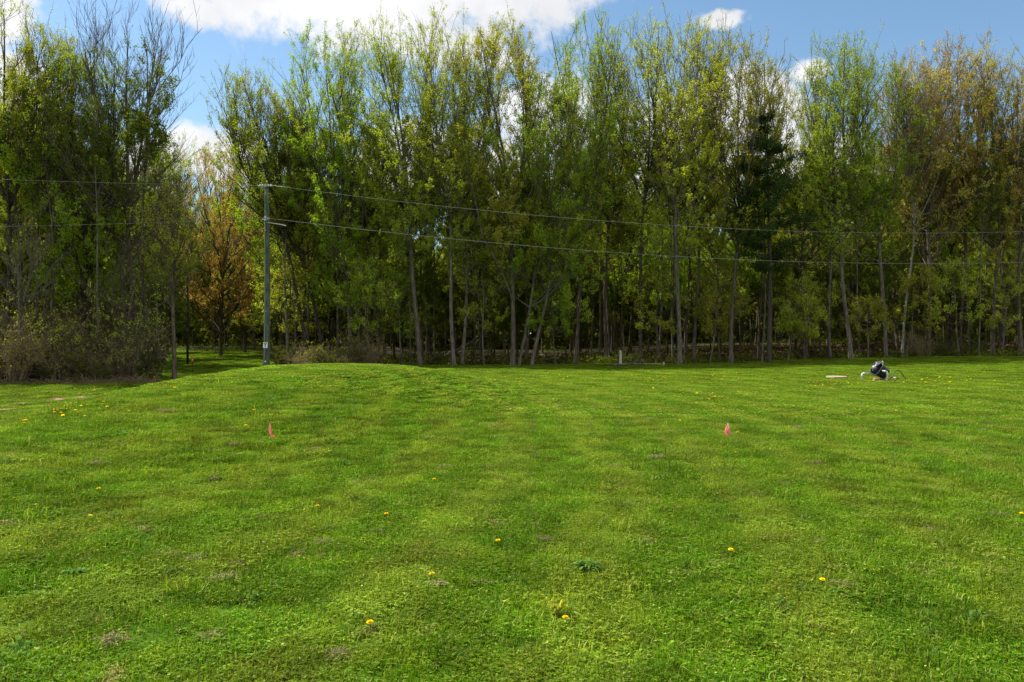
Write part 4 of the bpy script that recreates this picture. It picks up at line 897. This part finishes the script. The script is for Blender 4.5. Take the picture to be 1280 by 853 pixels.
near_d = [(463, 789, 'dandelion bloom nearest the bottom edge, left of centre'), (111, 652, 'dandelion bloom alone on the lower left lawn'), (123, 616, 'small dandelion bloom just above the lower left one'),
 (483, 648, 'dandelion bloom below the right end of the mound'), (622, 682, 'faint small dandelion bloom near the centre of the lawn'), (706, 784, 'low half-hidden dandelion bloom right of the bottom middle'),
 (913, 694, 'dandelion bloom below the right pink flag'), (1027, 734, 'dandelion bloom at lower right'), (397, 638, 'faint dandelion bloom left of the one below the mound'), (540, 726, 'dandelion bloom beside the brown dead patch'),
 (923, 543, 'dandelion bloom just right of the right pink flag'), (920, 568, 'dandelion bloom close below the right pink flag'), (308, 518, 'dandelion bloom above and left of the left pink flag, left of a pair'), (317, 516, 'dandelion bloom above and left of the left pink flag, right of a pair'),
 (307, 536, 'dandelion bloom level with the left pink flag'), (398, 483, 'dandelion bloom on the mound top facing the camera'), (29, 533, 'left dandelion bloom of the pair low on the left slope'), (32, 529, 'right dandelion bloom of the pair low on the left slope'),
 (1192, 580, 'dandelion bloom on the right lawn, first of three'), (1207, 580, 'dandelion bloom on the right lawn, last of three'), (543, 603, 'dandelion bloom right of the mound foot'), (1277, 648, 'dandelion bloom touching the right border')]
for px_, py_, lab in near_d: dandelion(on_ground(px_, py_+3), lab, 'dandelions near the camera', .95 if py_ > 560 else 1.2, False)
def cluster(n, cx_, cy_, sx_, sy_, lab, grp, s=1.5):
    k = 0
    while k < n:
        px_, py_ = rs.gauss(cx_, sx_), rs.gauss(cy_, sy_)
        if py_ < 465 or px_ < 0 or px_ > 1280: continue
        dandelion(on_ground(px_, py_), lab, grp, s*rs.uniform(.8, 1.2), False); k += 1
cluster(55, 1150, 477.5, 45, 2.2, 'tiny yellow dandelion bloom in the band before the tipped tub', 'dandelions before the tub', 1.35)
cluster(22, 1040, 483, 22, 2.5, 'tiny yellow dandelion bloom in the patch left of the tipped tub', 'dandelions left of the tub', 1.35)
cluster(36, 855, 474, 45, 4, 'tiny yellow dandelion bloom far out in front of the stout grey bole', 'dandelions of the far centre', 1.35)
cluster(26, 680, 475, 40, 5, 'tiny yellow dandelion bloom far out right of the mound', 'dandelions right of the mound', 1.6)
cluster(46, 50, 513, 42, 7, 'tiny yellow dandelion bloom round the bare soil at far left', 'dandelions round the bare soil', 1.0)
cluster(14, 150, 487, 30, 3, 'tiny yellow dandelion bloom on the grass before the left thicket', 'dandelions before the thicket', 1.5)
cluster(30, 1000, 500, 160, 14, 'scattered tiny dandelion bloom on the right lawn', 'dandelions scattered on the right lawn', 1.4)
# weeds
def weed(seed, n, R, h, mat, dark=False):
    rng = np.random.default_rng(seed); G = Geo(); a = rng.uniform(0, 6.28, n); ln = rng.uniform(.4, 1, n)*R; s = np.linspace(0, 1, 5)
    for k in range(n):
        d = np.array([math.cos(a[k]), math.sin(a[k]), 0]); sd_ = np.array([-math.sin(a[k]), math.cos(a[k]), 0]); hh = h*rng.uniform(.4, 1); pp = []
        for f in s: c_ = d*ln[k]*f+np.array([0, 0, hh*math.sin(f*2.2)]); w_ = .010*math.sin(min(f*2.6+.3, 3.0)); pp += [c_-sd_*w_, c_+sd_*w_]
        G.add(pp, np.array([[2*i_, 2*i_+1, 2*i_+3, 2*i_+2] for i_ in range(4)]))
    return G.build('weed', mat)
for px_, py_, n, R, h, mt, lab in [(735, 718, 60, .13, .10, GST, 'dark green weed clump right of the bottom middle of the lawn'), (545, 733, 40, .09, .03, LM['dry'], 'brown dead tuft left of the dark weed clump'), (602, 730, 34, .08, .025, LM['dry'], 'smaller brown dead tuft between the dead tuft and the weed clump'),
    (697, 775, 30, .07, .13, LM['light'], 'yellowish upright weed with reddish stem near the bottom edge'), (1020, 786, 40, .10, .03, LM['litter'], 'reddish dead leaves at lower right'), (262, 800, 40, .10, .03, LM['dry'], 'brown dead tuft at lower left'),
    (93, 722, 36, .11, .06, GST, 'dark low weed on the left foreground'), (788, 632, 40, .12, .03, LM['dry'], 'brown dead tuft in the middle of the lawn'), (555, 584, 44, .13, .03, LM['dry'], 'dark dead tuft right of the mound foot'), (1240, 700, 26, .08, .04, LM['dry'], 'dry curled leaf clump at the right border')]:
    o = weed(px_, n, R, h, mt); o.location = on_ground(px_, py_); tag(o, lab, 'weed')
